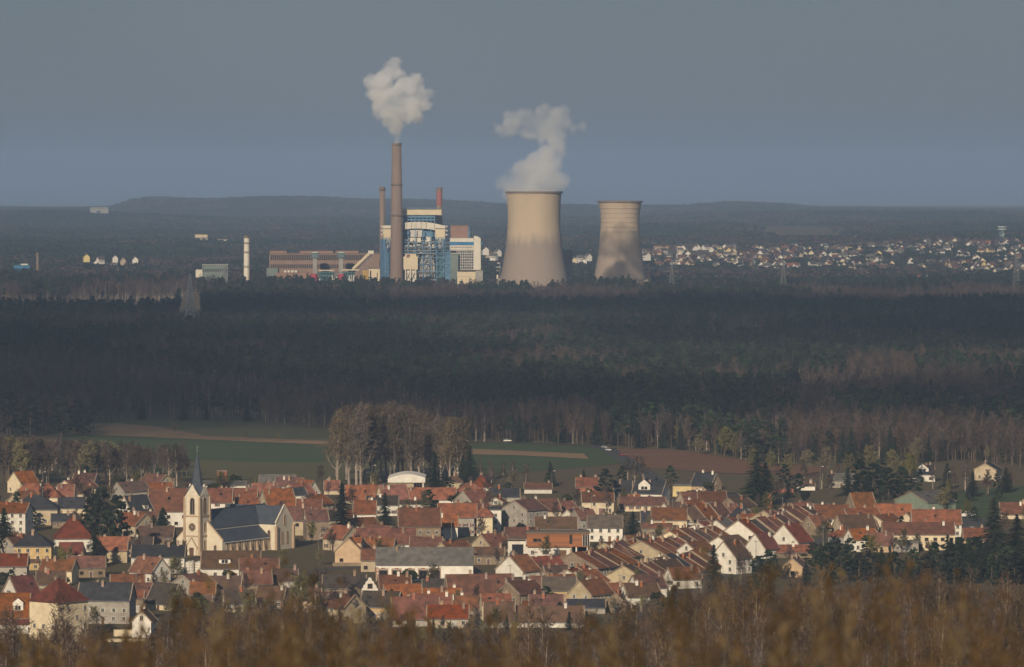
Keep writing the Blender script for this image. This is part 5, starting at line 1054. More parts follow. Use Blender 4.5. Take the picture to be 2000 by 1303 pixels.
for s_ in (-1, 1):
    al = cp('aisle_wall', M_CHST, lambda b: b.box(min(s_ * NW, s_ * WH), max(s_ * NW, s_ * WH), y0, y0 + 33, -1, AE))
    def aroof(b):
        p = [(s_ * (WH + .4), y0 + .02, AE - .2), (s_ * NW, y0 + .02, AT), (s_ * NW, y0 + 33, AT), (s_ * (WH + .4), y0 + 33, AE - .2)]; b.hexa([(a, c, z - .25) for a, c, z in p] + p)
    ao = cp('aisle_roof', M_SLATE, aroof); cp('flashing', M_FRAME, lambda b: b.beam((s_ * (NW + .15), y0 + .1, AT + .1), (s_ * (NW + .15), y0 + 33, AT + .1), .3), ao)
    cp('eaves_cornice', M_FRAME, lambda b: b.beam((s_ * (WH + .3), y0 + .1, AE - .35), (s_ * (WH + .3), y0 + 33, AE - .35), .35), ao)
    for i in range(7):
        yy = y0 + 2.6 + i * 4.7
        if s_ > 0: put('aisle_window', LS_, al, (WH, yy, .9), R(90))
        cp('buttress', M_CHTR, lambda b: b.hexa([(s_ * WH, yy + 2, -1), (s_ * (WH + 1), yy + 2, -1), (s_ * (WH + 1), yy + 2.7, -1), (s_ * WH, yy + 2.7, -1), (s_ * WH, yy + 2, 4.6), (s_ * (WH + .25), yy + 2, 4.4), (s_ * (WH + .25), yy + 2.7, 4.4), (s_ * WH, yy + 2.7, 4.6)]), al)
yt = y0 + 39; TWd = 6.2; XT = 13.6
def trans(b):
    b.box(-XT, XT, yt - TWd, yt + TWd, -1, NE)
    for s_ in (-1, 1): q = [(s_ * XT, yt - s_ * TWd, NE), (s_ * XT, yt + s_ * TWd, NE), (s_ * XT, yt, NR + .1)]; b.face(q)
tr = cp('transept', M_CHST, trans)
def troof(b):
    for s_ in (-1, 1):
        p = [(-XT + .3, yt + s_ * (TWd + .4), NE - .3), (XT - .3, yt + s_ * (TWd + .4), NE - .3), (XT - .3, yt, NR), (-XT + .3, yt, NR)]; b.hexa([(a, c, z - .25) for a, c, z in p] + p)
cp('transept_roof', M_SLATE, troof); cp('gable_coping', M_CHST, lambda b: [b.beam((XT - .1, yt + s_ * (TWd + .3), NE), (XT - .1, yt, NR + .5), .5) for s_ in (-1, 1)], tr)
for d in (-1.9, 1.9): put('transept_lancet', LM, tr, (XT, yt + d, 2.4), R(90))
put('gable_lancet', LS_, tr, (XT, yt, 9.8), R(90))
for d in (-1, 1): cp('buttress', M_CHTR, lambda b: b.box(XT - .3, XT + .7, yt + d * TWd - .5, yt + d * TWd + .5, -1, 9.4), tr)
put('transept_lancet', LM, tr, (XT - 3.2, yt - TWd, 3), 0)
# ---------------------------------------------------------------- other village buildings
def at(px, py): return (*P(px, py), 0)
s = s_of(967); hb = thing('barrel_roofed_hall', 'pale hall with white barrel roof and dark glazed end, back of the village', 'hall', at(794, 967)); w_ = 34 * s; dp = 24.0
cp('wall', WALL['beige'], lambda b: b.box(-w_, w_, 0, dp, -1, 25 * s), hb)
def barrel(b):
    n = 12
    for i in range(n):
        f0, f1 = i / n, (i + 1) / n; zf = lambda f: 28 * s + 13 * s * math.sin(math.pi * (.12 + .72 * f)) ** 1.1; x0, x1 = -w_ - .6 + (2 * w_ + 1.2) * f0, -w_ - .6 + (2 * w_ + 1.2) * f1
        b.hexa([(x0, -1.2, 25 * s - .1), (x1, -1.2, 25 * s - .1), (x1, dp + 1, 25 * s - .1), (x0, dp + 1, 25 * s - .1), (x0, -1.2, zf(f0)), (x1, -1.2, zf(f1)), (x1, dp + 1, zf(f1)), (x0, dp + 1, zf(f0))])
cp('barrel_roof', WALL['white'], barrel, hb); cp('glazed_end', M_GLASS, lambda b: b.box(w_ * .42, w_ * .9, -.3, .1, 12 * s, 24.5 * s), hb)
for i in range(4): cp('mullion', M_SHUT, lambda b: b.box(w_ * (.42 + i * .16) - .12, w_ * (.42 + i * .16) + .12, -.4, -.28, 12 * s, 24.5 * s), hb)
cp('side_pier', WALL['white'], lambda b: b.box(w_ * .91, w_ + .02, -.5, .5, -1, 25 * s), hb)
bk = thing('brick_block_chimney', 'massive square brick chimney block behind the church', 'chimney', at(433.5, 960)); s = s_of(960); cp('shaft', WALL['brick'], lambda b: b.box(-9.3 * s, 9.3 * s, 0, 18 * s, -1, 39 * s), bk); cp('cap', M_CHIM, lambda b: b.box(-9.8 * s, 9.8 * s, -.1, 18.5 * s, 39 * s, 41 * s), bk)
b2 = thing('brick_chimney', 'slim orange brick chimney behind the terraces', 'chimney', at(1503, 996)); s = s_of(996); cp('shaft', WALL['brick'], lambda b: b.hexa([(-5 * s, 0, -1), (5 * s, 0, -1), (5 * s, 10 * s, -1), (-5 * s, 10 * s, -1), (-4 * s, 1 * s, 31 * s), (4 * s, 1 * s, 31 * s), (4 * s, 9 * s, 31 * s), (-4 * s, 9 * s, 31 * s)]), b2); cp('cap', M_CHIM, lambda b: b.box(-4.6 * s, 4.6 * s, .4 * s, 9.6 * s, 31 * s, 32.5 * s), b2)
# timber-clad modern house
M_CEDAR = mat('cedar_boards', (.34, .125, .042), (.24, .088, .032), .6, .7, .2, stretch=(.3, .3, 3)); s = s_of(1088); mh = thing('modern_house', 'modern flat-roofed house with orange timber upper floor over white base', 'house', at(1090, 1088), 0); mx = lambda q: (q - 1090) * s
cp('lower_floor', WALL['white'], lambda b: b.box(mx(1027), mx(1117), 0, 11, -1, 20 * s), mh); cp('upper_core', M_CEDAR, lambda b: b.box(mx(1029) + .1, mx(1151) - .1, -1.1, 11.5, 20 * s + .01, 46 * s), mh)
brd = MB(); brd.box(0, 1, -.06, 0, 0, 1); brd = brd.mesh('timber_board', [M_CEDAR]); nb_ = 16; bh_ = 26 * s / nb_
for i in range(nb_):
    for x0, x1 in ((1029, 1112), (1118, 1137)): put('timber_board', brd, mh, (mx(x0), -1.1, 20 * s + .03 + i * bh_), 0, ((x1 - x0) * s, 1 + .5 * (i % 2), bh_ - .03))
cp('roof_edge', M_RIM, lambda b: b.box(mx(1027.5), mx(1152.5), -1.6, 12, 46 * s + .01, 48.5 * s), mh); cp('corner_glazing', M_GLASS, lambda b: b.box(mx(1138), mx(1151), -1.25, -1.0, 22 * s, 44 * s), mh)
for q in (1138, 1142.5, 1147, 1151): cp('mullion', M_FRAME, lambda b: b.box(mx(q) - .08, mx(q) + .08, -1.35, -1.24, 22 * s, 44 * s), mh)
cp('recess', M_DARK, lambda b: b.box(mx(1112.2), mx(1117.8), -1.2, -1.1, 26 * s, 44 * s), mh)
for q in (1045, 1053): put('window', WIN[3], mh, (mx(q), -1.18, 30 * s))
cp('side_wing', WALL['white'], lambda b: b.box(mx(992), mx(1026.8), 2, 10, -1, 33 * s), mh); cp('side_wing_roof', M_RIM, lambda b: b.box(mx(990), mx(1026.9), .6, 10.5, 33 * s + .01, 35 * s), mh); cp('side_wing_glazing', M_GLASS, lambda b: b.box(mx(1000), mx(1022), 1.8, 2.05, 3 * s, 24 * s), mh); cp('carport_post', M_FRAME, lambda b: [b.box(mx(1124), mx(1127), -.8, 0, -1, 20 * s), b.box(mx(1146), mx(1148), -.8, 0, -1, 20 * s)], mh); cp('carport_back', M_DARK, lambda b: b.box(mx(1117.1), mx(1150), 5, 5.3, -1, 20 * s), mh)
put('door', DOORS[1], mh, (mx(1099), 0, .05)); put('window', WIN[4], mh, (mx(1066), 0, 1.0)); put('window', WIN[0], mh, (mx(1040), 0, 1.0))
# curved white gable house front
s = s_of(1168); dg = thing('curved_gable_house', 'white Dutch-style curved gable front below the arcaded building', 'house', at(722, 1168), R(12)); prof = [(-16, 0), (-16, 18), (-13.5, 20), (-12, 25), (-9, 27), (-7.5, 32), (-4, 34), (-3, 38), (-1.5, 40), (1.5, 40), (3, 38), (4, 34), (7.5, 32), (9, 27), (12, 25), (13.5, 20), (16, 18), (16, 0)]
def dutch(b):
    f = [(x * s, -.6, z * s if z else -1) for x, z in prof]; g_ = [(x, .2, z) for x, q, z in f]; b.face(f[::-1]); b.face(g_)
    for i in range(len(f)): j = (i + 1) % len(f); b.face([f[i], f[j], g_[j], g_[i]])
cp('gable_front', WALL['white'], dutch, dg); cp('body', WALL['stone'], lambda b: b.hexa([(-15 * s, .21, -1), (15 * s, .21, -1), (15 * s, 14, -1), (-15 * s, 14, -1), (-15 * s, .21, 17 * s), (15 * s, .21, 17 * s), (15 * s, 14, 17 * s), (-15 * s, 14, 17 * s)]), dg)
def droof(b):
    for s_ in (-1, 1): p = [(s_ * 15.5 * s, .22, 16.5 * s), (0, .22, 34 * s), (0, 14.2, 34 * s), (s_ * 15.5 * s, 14.2, 16.5 * s)]; b.hexa(p + [(a, c, z + .22) for a, c, z in p])
cp('roof', ROOF['slatebrown'], droof, dg); put('window', WIN[3], dg, (0, -.6, 19 * s), 0, (1.2, 1, 1.3)); put('window', WIN[0], dg, (-7 * s, -.6, 3 * s)); put('door', DOORS[0], dg, (7 * s, -.6, 0))
# two white tanks
for q, nm in ((370, 'left of two squat white tanks beside the long slate-roofed house'), (389, 'right of two squat white tanks beside the long slate-roofed house')):
    s = s_of(1122); t = thing('white_tank', nm, 'tank', at(q, 1120)); cp('shell', WALL['white'], lambda b: b.cyl(0, 2, -.5, 20 * s, 9 * s, n=28), t); cp('roof', M_FRAME, lambda b: b.lathe(0, 2, [(9.3 * s, 20 * s), (9.3 * s, 21 * s), (.05, 24 * s)], 28), t); cp('hoop', M_VERGE, lambda b: [b.lathe(0, 2, [(9 * s, z), (9 * s + .06, z), (9 * s + .06, z + .12), (9 * s, z + .12)], 28) for z in (1, 2, 3)], t)
# garden walls
M_GWALL = WALL['cream']
for x0, x1, py, hh, lab in ((146, 285, 1254, 6, 'long low cream garden wall at the lower left'), (222, 268, 1243, 13, 'taller cream wall panel behind the low garden wall'), (60, 168, 1110, 8, 'stone retaining wall below the white house with red roof'), (650, 740, 1106, 6, 'low stone wall below the tan chalet'), (340, 400, 1128, 4, 'low pale wall beside the white tanks')):
    x, y = P((x0 + x1) / 2, py); s = s_of(py); o = thing('garden_wall', lab, 'wall', (x, y, 0)); ln = (x1 - x0) * s / 2; cp('wall_body', M_GWALL if 'cream' in lab else WALL['stone'], lambda b: b.box(-ln, ln, 0, .4, -1, hh * s), o); cp('coping', M_VERGE, lambda b: b.box(-ln - .1, ln + .1, -.1, .5, hh * s + .005, hh * s + .15), o)
# streets
M_STREET = mat('village_asphalt', (.09, .085, .08), (.06, .057, .055), .3, .9)
def road(name, pix, wd, m, lift, label):
    pts = [Vector((*P(a, c), lift)) for a, c in pix]; v = []; f = []
    for i, p in enumerate(pts):
        d = (pts[min(i + 1, len(pts) - 1)] - pts[max(i - 1, 0)]).normalized(); nn = Vector((-d.y, d.x, 0)) * wd / 2; v += [p + nn, p - nn]
    for i in range(len(pts) - 1): f.append((2 * i, 2 * i + 1, 2 * i + 3, 2 * i + 2))
    me = bpy.data.meshes.new(name); me.from_pydata(v, [], f); me.materials.append(m)
    if me.polygons[0].normal.z < 0: me.flip_normals()
    o = put(name, me); tag(o, label, kind='structure'); return o
road('road', [(880, 864.5), (1000, 865.5), (1120, 869), (1168, 873), (1188, 879), (1212, 893), (1235, 908), (1262, 925), (1290, 945)], 9, M_ASPH, .34, 'grey country road leaving the village for the forest')
road('road', [(-20, 1122), (180, 1120), (300, 1150), (480, 1140), (640, 1112), (900, 1090), (980, 1100), (1180, 1085), (1300, 1060)], 7, M_STREET, .06, 'village street between the houses')
road('road', [(1862, 1090), (1890, 1045), (1905, 1015), (1880, 1000)], 14, M_STREET, .08, 'asphalt yard where the white van stands')
road('road', [(980, 1160), (1100, 1200), (1240, 1215), (1330, 1160), (1480, 1100), (1620, 1050)], 7, M_STREET, .05, 'village street in front of the terraces')
# ---------------------------------------------------------------- vehicles
M_TYRE = mat('tyre', (.02, .02, .02), None, 2, .9); M_RIMW = mat('wheel_rim', (.3, .3, .3), None, 2, .4, metal=.6); M_LAMP = mat('lamp_glass', (.6, .58, .5), None, 2, .2)
PAINT = {k: mat('paint_' + k, c, tuple(v * .9 for v in c), .5, .35, spec=.5) for k, c in {'white': (.72, .71, .68), 'dark': (.03, .03, .035), 'silver': (.4, .4, .41), 'red': (.3, .03, .03)}.items()}
def vehicle(kind, px, py, head, paint, label, cat):
    x, y = P(px, py); o = thing(kind, label, cat, (x, y, .4), R(head)); v = kind == 'delivery_van'
    L, W2, hb_, ht = (6.2, 1.05, 1.5, 2.6) if v else (4.3, .88, .85, 1.45)
    pr = ([(-.5, .45), (-.5, 1.3), (-.46, 2.55), (.18, 2.6), (.34, 1.65), (.48, 1.35), (.5, .9), (.5, .45)] if v else [(-.5, .35), (-.5, .8), (-.46, .95), (.22, .92), (.47, .78), (.5, .6), (.5, .35)])
    b = MB(); l_ = [(a * L, -W2, z) for a, z in pr]; r_ = [(a * L, W2, z) for a, z in pr]; b.face(l_[::-1]); b.face(r_)
    for i in range(len(pr)): j = (i + 1) % len(pr); b.face([l_[i], l_[j], r_[j], r_[i]])
    b.build('body', PAINT[paint], o)
    b = MB()
    if v: b.hexa([(.19 * L, -W2 - .02, 1.6), (.31 * L, -W2 - .02, 1.6), (.31 * L, W2 + .02, 1.6), (.19 * L, W2 + .02, 1.6), (.17 * L, -W2 - .02, 2.3), (.215 * L, -W2 - .02, 2.3), (.215 * L, W2 + .02, 2.3), (.17 * L, W2 + .02, 2.3)])
    else: b.hexa([(-.44 * L, -W2 * .95, .93), (.24 * L, -W2 * .95, .9), (.24 * L, W2 * .95, .9), (-.44 * L, W2 * .95, .93), (-.34 * L, -W2 * .78, 1.4), (.06 * L, -W2 * .78, 1.42), (.06 * L, W2 * .78, 1.42), (-.34 * L, W2 * .78, 1.4)])
    b.build('windows', M_GLASS, o)
    if not v: b = MB(); b.box(-.35 * L, .07 * L, -W2 * .8, W2 * .8, 1.405, 1.48); b.build('roof', PAINT[paint], o)
    for a in (-.32, .33):
        for s_ in (-1, 1):
            b = MB(); rr = .36 if v else .31; yv = s_ * (W2 - .12); n = 14; p0 = [(a * L + rr * math.cos(6.283 * i / n), yv - .11, rr + rr * math.sin(6.283 * i / n)) for i in range(n)]; p1 = [(q, c + .24, z) for q, c, z in p0]
            b.face(p0[::-1]); b.face(p1); [b.face([p0[i], p0[(i + 1) % n], p1[(i + 1) % n], p1[i]]) for i in range(n)]; wh = b.build('wheel', M_TYRE, o)
            b = MB(); p2 = [(a * L + rr * .6 * math.cos(6.283 * i / n), yv + s_ * .14, rr + rr * .6 * math.sin(6.283 * i / n)) for i in range(n)]; b.face(p2 if s_ > 0 else p2[::-1]); b.build('rim', M_RIMW, wh)
    for s_ in (-1, 1): b = MB(); b.box(L * .5 - .05, L * .5 + .03, s_ * W2 * .75 - .15, s_ * W2 * .75 + .15, .62, .8); b.build('headlight', M_LAMP, o)
vehicle('delivery_van', 1892, 1012, 175, 'white', 'white van parked in the asphalt yard by the big fir', 'van'); vehicle('parked_car', 1896, 1038, 160, 'white', 'white car parked below the white van', 'car'); vehicle('parked_car', 1953, 1078, 170, 'silver', 'pale car half hidden below the big fir', 'car')
for px, py, pc, lab in ((1180, 876.5, 'silver', 'silver car farthest up the country road'), (1188, 882, 'white', 'white car on the bend of the country road'), (1201, 882.5, 'dark', 'dark car following on the country road bend'), (1208, 887, 'dark', 'dark car in the middle of the road queue'), (1215, 891.5, 'red', 'dark red car nearest the village on the country road'), (991, 864, 'white', 'white car by the forest edge on the country road'), (906, 864, 'white', 'white car at the left end of the country road')): vehicle('moving_car', px, py, -70 if px > 1150 else 5, pc, lab, 'car')
# street lamps and poles
for px, py, h_, lab in ((370, 1140, 8, 'street lamp left of the church front'), (622, 1092, 8, 'street lamp beside the church transept'), (1155, 1010, 9, 'grey pole behind the white garage house'), (1602, 958, 11, 'white pole among trees at the back right'), (83, 960, 9, 'globe lamp post behind the leftmost orange roofs'), (727, 960, 12, 'tall mast left of the barrel-roofed hall'), (1078, 958, 9, 'lamp post behind the low red roof'), (1850, 960, 9, 'lamp post before the forest at right')):
    o = thing('street_lamp', lab, 'lamp post', at(px, py)); cp('pole', M_LATT, lambda b: b.cyl(0, 0, 0, h_, .11, .06, n=8), o); cp('arm', M_LATT, lambda b: b.beam((0, 0, h_ - .1), (1.2, 0, h_ + .1), .1), o); cp('lamp_head', M_FRAME, lambda b: b.box(.8, 1.6, -.15, .15, h_ + .05, h_ + .25), o)
# ---------------------------------------------------------------- village trees (each its own thing)
tg = random.Random(77)
def near_phrase(px, py, base, used=USED):
    lm = sorted(LANDMARKS, key=lambda q: math.hypot(q[1] - px, (q[2] - py) * 2.2))
    for k, (nm, a, c) in enumerate(lm[:7]):
        dx, dy = px - a, py - c
        rel = ('left of' if dx < 0 else 'right of') if abs(dx) > abs(dy) * 1.1 else ('behind' if dy < 0 else 'in front of')
        for far in ('just ', '', 'further '):
            lab = '%s %s%s %s' % (base, far, rel, nm)
            if lab not in used and len(lab.split()) <= 16: used[lab] = 1; return lab
    return lab
def vt(kind, px, py, hp, label=None, base=None, name=None, wide=1.0, group='trees of the village', cat='tree'):
    x, y = P(px, py)
    nm = name or {'spruce': 'spruce_tree', 'darkpine': 'pine_tree', 'pine': 'pine_tree', 'bare': 'bare_tree', 'poplar': 'poplar_tree', 'birch': 'birch_tree', 'budding': 'budding_tree', 'leafy': 'evergreen_shrub', 'shrub': 'bare_shrub'}[kind]
    tree(kind, x, y, hp * s_of(py), nm, label or near_phrase(px, py, base or {'spruce': 'dark conical spruce', 'darkpine': 'dense dark pine', 'bare': 'bare brown tree', 'poplar': 'tall bare poplar', 'birch': 'pale-barked bare tree', 'budding': 'olive budding tree', 'leafy': 'dark evergreen shrub', 'shrub': 'bare garden shrub'}[kind]), cat, group, 0, wide, rg=tg)
vt('spruce', 668, 1052, 112, 'tallest brown-green spruce, in the middle of the village', wide=1.25); vt('spruce', 752, 1037, 76, 'dark spruce right of the tallest spruce', wide=1.35); vt('spruce', 850, 970, 88, 'dark spruce beside the barrel-roofed hall', wide=1.4); vt('spruce', 1236, 1058, 60, 'blue-green garden spruce among the orange roofs', wide=1.7); vt('spruce', 1394, 1152, 90, 'brown fir standing above the thicket at right', wide=1.3); vt('spruce', 1942, 1080, 112, 'big dark fir right of the white van', wide=1.4); vt('spruce', 185, 1108, 82, 'blue-grey spruce beside the white house with red roof', wide=1.5)
for a in (('darkpine', 198, 1072, 122, 1.0), ('darkpine', 226, 1080, 112, 1.0), ('darkpine', 176, 1062, 92, 1.0), ('darkpine', 212, 1090, 92, 1.1), ('spruce', 318, 1056, 66, 1.9), ('spruce', 300, 1050, 46, 1.7), ('spruce', 8, 1090, 100, 1.5), ('spruce', -12, 1010, 80, 1.5), ('spruce', 918, 953, 84, 1.4), ('spruce', 905, 950, 62, 1.4), ('darkpine', 1183, 978, 62, 1.2), ('spruce', 1478, 988, 108, 1.5), ('spruce', 1496, 985, 84, 1.5), ('darkpine', 1310, 958, 48, 1.3), ('spruce', 1075, 948, 46, 1.6), ('spruce', 1850, 1046, 54, 1.6), ('spruce', 1986, 1085, 82, 1.6),
          ('darkpine', 1618, 1132, 72, 1.2), ('darkpine', 1652, 1128, 64, 1.2), ('darkpine', 1598, 1122, 54, 1.2), ('darkpine', 1636, 1112, 50, 1.3), ('spruce', 1858, 1132, 82, 1.6), ('spruce', 1895, 1138, 80, 1.6), ('spruce', 1926, 1126, 72, 1.6), ('spruce', 1958, 1132, 74, 1.6), ('spruce', 1992, 1136, 84, 1.6), ('spruce', 1876, 1118, 60, 1.6), ('darkpine', 1692, 1090, 44, 1.3), ('darkpine', 1480, 1136, 50, 1.4), ('darkpine', 1500, 1130, 56, 1.3),
          ('darkpine', 1680, 972, 74, 1.2), ('darkpine', 1705, 976, 72, 1.2), ('darkpine', 1735, 978, 66, 1.3), ('darkpine', 1762, 974, 62, 1.3), ('darkpine', 1790, 972, 50, 1.3), ('darkpine', 1720, 960, 64, 1.2), ('spruce', 1656, 968, 56, 1.6), ('spruce', 1900, 970, 50, 1.6), ('spruce', 1850, 955, 52, 1.6), ('spruce', 1965, 962, 50, 1.6), ('darkpine', 1560, 965, 40, 1.4), ('spruce', 1540, 972, 36, 1.7), ('spruce', 1145, 1232, 40, 1.5), ('spruce', 1112, 1232, 38, 1.6), ('spruce', 110, 1256, 46, 1.3), ('spruce', 300, 1240, 36, 1.5), ('spruce', 560, 968, 24, 1.6), ('spruce', 1140, 938, 22, 1.6), ('spruce', 1282, 960, 30, 1.6), ('darkpine', 240, 1040, 60, 1.2), ('spruce', 268, 1072, 40, 1.6), ('spruce', 865, 1062, 20, 1.7), ('spruce', 1385, 1010, 30, 1.6), ('darkpine', 1215, 950, 40, 1.3)):
    vt(a[0], a[1], a[2], a[3], wide=a[4])
for i in range(26):                                     # the tall bare poplar grove
    px = 648 + (905 - 648) * (i + tg.random()) / 26; top = lerp_tab([(640, 800), (680, 788), (760, 784), (820, 796), (860, 806), (905, 815)], px); py = tg.uniform(930, 950)
    vt('poplar', px, py, (py - top) * tg.uniform(.9, 1.0), label='tall bare golden poplar in the grove behind the village', wide=tg.uniform(.9, 1.25), group='poplars of the grove')
for a in ((1000, 960, 62), (1026, 960, 58), (960, 955, 55), (982, 950, 48), (1240, 950, 62), (1256, 945, 55), (1186, 1014, 66), (1226, 940, 50), (938, 945, 50), (1570, 950, 55), (1605, 955, 50), (1635, 950, 45), (1885, 960, 62), (1862, 965, 55), (1930, 965, 50), (1975, 960, 48), (1822, 955, 50), (1300, 945, 30), (345, 950, 85), (330, 945, 80)): vt('birch', *a, wide=1.35)
for a in ((1327, 878, 46), (1415, 893, 58), (1436, 896, 50), (1470, 918, 40), (1505, 925, 42), (1365, 888, 40), (1540, 935, 48), (1575, 930, 50), (1615, 930, 55), (1790, 905, 50), (1700, 930, 60), (1745, 935, 55), (340, 850, 26), (480, 858, 14), (545, 862, 16), (392, 852, 14), (1660, 940, 52), (1780, 945, 60)): vt('budding', *a, wide=1.25)
vt('budding', 1838, 900, 62, 'rusty orange leafed tree before the forest at right', wide=.9)
for i in range(120):                                     # bare wood just behind the village at left
    px = -30 + 395 * (i + tg.random()) / 120; py = tg.uniform(900, 952); top = lerp_tab([(-30, 848), (150, 856), (300, 868), (400, 885)], px)
    k = tg.choice(['bare', 'bare', 'bare', 'birch', 'budding']) if px < 250 else tg.choice(['birch', 'bare', 'bare'])
    seg = 'left end' if px < 70 else 'left half' if px < 180 else 'middle' if px < 270 else 'right half' if px < 340 else 'right end'
    vt(k, px, py, max(40, py - top - tg.uniform(0, 12)), label='%s in the wood behind the village, %s' % ({'bare': 'bare brown tree', 'birch': 'pale slender tree', 'budding': 'olive budding tree'}[k], seg), group='trees of the wood behind the village', wide=1.1)
er = random.Random(31)
for i in range(110):                                    # front rank of the forest edge
    px = 150 + 1700 * (i + er.random()) / 110; py = lerp_tab(EDGE, px) + er.uniform(-1, 3)
    if 640 < px < 880: continue
    k = er.choice(['birch', 'bare', 'bare', 'pine', 'spruce']); x, y = P(px, py)
    seg = 'above the pasture' if px < 645 else 'behind the green field' if px < 1000 else 'by the country road' if px < 1200 else 'behind the ploughed field' if px < 1500 else 'at village right end'
    tree(k, x, y, er.uniform(12, 19), k + '_tree', '%s at the forest edge %s' % ({'birch': 'pale-trunked birch', 'bare': 'bare brown tree', 'pine': 'dark pine', 'spruce': 'dark spruce'}[k], seg), 'tree', 'front trees of the forest edge', 0, rg=er)
for px, py, hp, w_, lab in ((95, 818, 60, 1, ''), (150, 850, 70, 1, ''), (60, 852, 75, 1, ''), (120, 853, 80, 1, ''), (15, 850, 85, 1, ''), (165, 852, 55, 1, ''), (1470, 905, 70, 1, ''), (1505, 912, 60, 1, '')): vt('darkpine', px, py, hp, base='dark tree at the forest corner', wide=1.3)
for i in range(60):                                     # bare trees and conifers at the near edge of the village, before the lowest houses
    px = 330 + 680 * (i + tg.random()) / 60; py = tg.uniform(1215, 1264) if px < 760 else tg.uniform(1236, 1266)
    vt(tg.choice(['bare', 'bare', 'budding', 'birch', 'shrub', 'spruce']), px, py, (tg.uniform(48, 105) if px < 700 else tg.uniform(30, 60)) if i % 3 else tg.uniform(30, 50), group='trees at the near edge of the village', wide=tg.uniform(.9, 1.2))
for i in range(26):
    px = 1240 + 260 * (i + tg.random()) / 26; py = lerp_tab([(1240, 1210), (1500, 1150)], px) + tg.uniform(-4, 10)
    vt(tg.choice(['bare', 'budding', 'bare', 'leafy', 'shrub']), px, py, tg.uniform(22, 44), group='trees at the near edge of the village', wide=tg.uniform(.9, 1.2))
for i in range(46):                                     # dense dark conifer belt at the right
    px = 1570 + 450 * (i + tg.random()) / 46; py = tg.uniform(1108, 1150) if px > 1640 else tg.uniform(1098, 1150)
    vt(tg.choice(['spruce', 'darkpine', 'darkpine']), px, py, tg.uniform(34, 62) + (14 if px > 1840 else 0), base='dark conifer', group='dark conifer belt at the right', wide=tg.uniform(1.1, 1.5))
placed = []; k = 0
for i in range(6000):                                   # garden shrubs and small trees between the houses
    if k >= 285: break
    px = tg.uniform(-10, 2010); py = tg.uniform(950, 1245)
    if py > lerp_tab([(0, 1262), (1000, 1245), (1250, 1215), (1450, 1150), (1650, 1110), (2000, 1120)], px): continue
    x, y = P(px, py); hit = False
    for (a, c, r_, L, D, rz) in FOOT:
        u = (x - a) * math.cos(rz) + (y - c) * math.sin(rz); v = -(x - a) * math.sin(rz) + (y - c) * math.cos(rz)
        if abs(u) < L / 2 + 1.2 and abs(v) < D / 2 + 1.2: hit = True; break
    if hit or any(abs(a - x) < 4 and abs(c - y) < 6 for a, c in placed): continue
    placed.append((x, y)); k += 1; kd = tg.choice(['shrub', 'bare', 'leafy', 'budding', 'bare', 'leafy', 'darkpine', 'budding'])
    vt(kd, px, py, {'shrub': tg.uniform(20, 34), 'leafy': tg.uniform(14, 30), 'budding': tg.uniform(28, 50), 'bare': tg.uniform(30, 55), 'darkpine': tg.uniform(26, 50)}[kd], group='garden shrubs and small trees', wide=tg.uniform(1.0, 1.5), cat='shrub' if kd in ('shrub', 'leafy') else 'tree')
# ---------------------------------------------------------------- village clutter: parked cars, poles, hedges
k = 0
for i in range(4000):
    if k >= 20: break
    px = tg.uniform(20, 1850); py = tg.uniform(975, 1225); x, y = P(px, py)
    if py > lerp_tab(VBOT, px) or py < lerp_tab(VTOP, px): continue
    if any(math.hypot(x - q[0], y - q[1]) < q[2] + 2 for q in FOOT): continue
    if any(math.hypot(x - q[0], y - q[1] - 12) < q[2] - 3 for q in FOOT if q[1] < y): continue
    k += 1; pc = tg.choice(['white', 'silver', 'dark', 'red', 'white']); vehicle('parked_car', px, py, tg.choice([0, 10, 170, 60, -50]), pc, near_phrase(px, py, '%s car parked' % pc), 'car')
for i in range(16):
    px = 60 + 1750 * (i + tg.random()) / 16; py = tg.uniform(985, 1180)
    if py > lerp_tab(VBOT, px): py = lerp_tab(VBOT, px) - 8
    x, y = P(px, py); o = thing('utility_pole', near_phrase(px, py, 'thin grey utility pole'), 'pole', (x, y, 0), tg.uniform(-.6, .6), 'utility poles in the village'); cp('mast', M_LATT, lambda b: b.cyl(0, 0, 0, 9.5, .14, .09, n=8), o); cp('crossbar', M_LATT, lambda b: b.beam((-.8, 0, 9.1), (.8, 0, 9.1), .12), o)
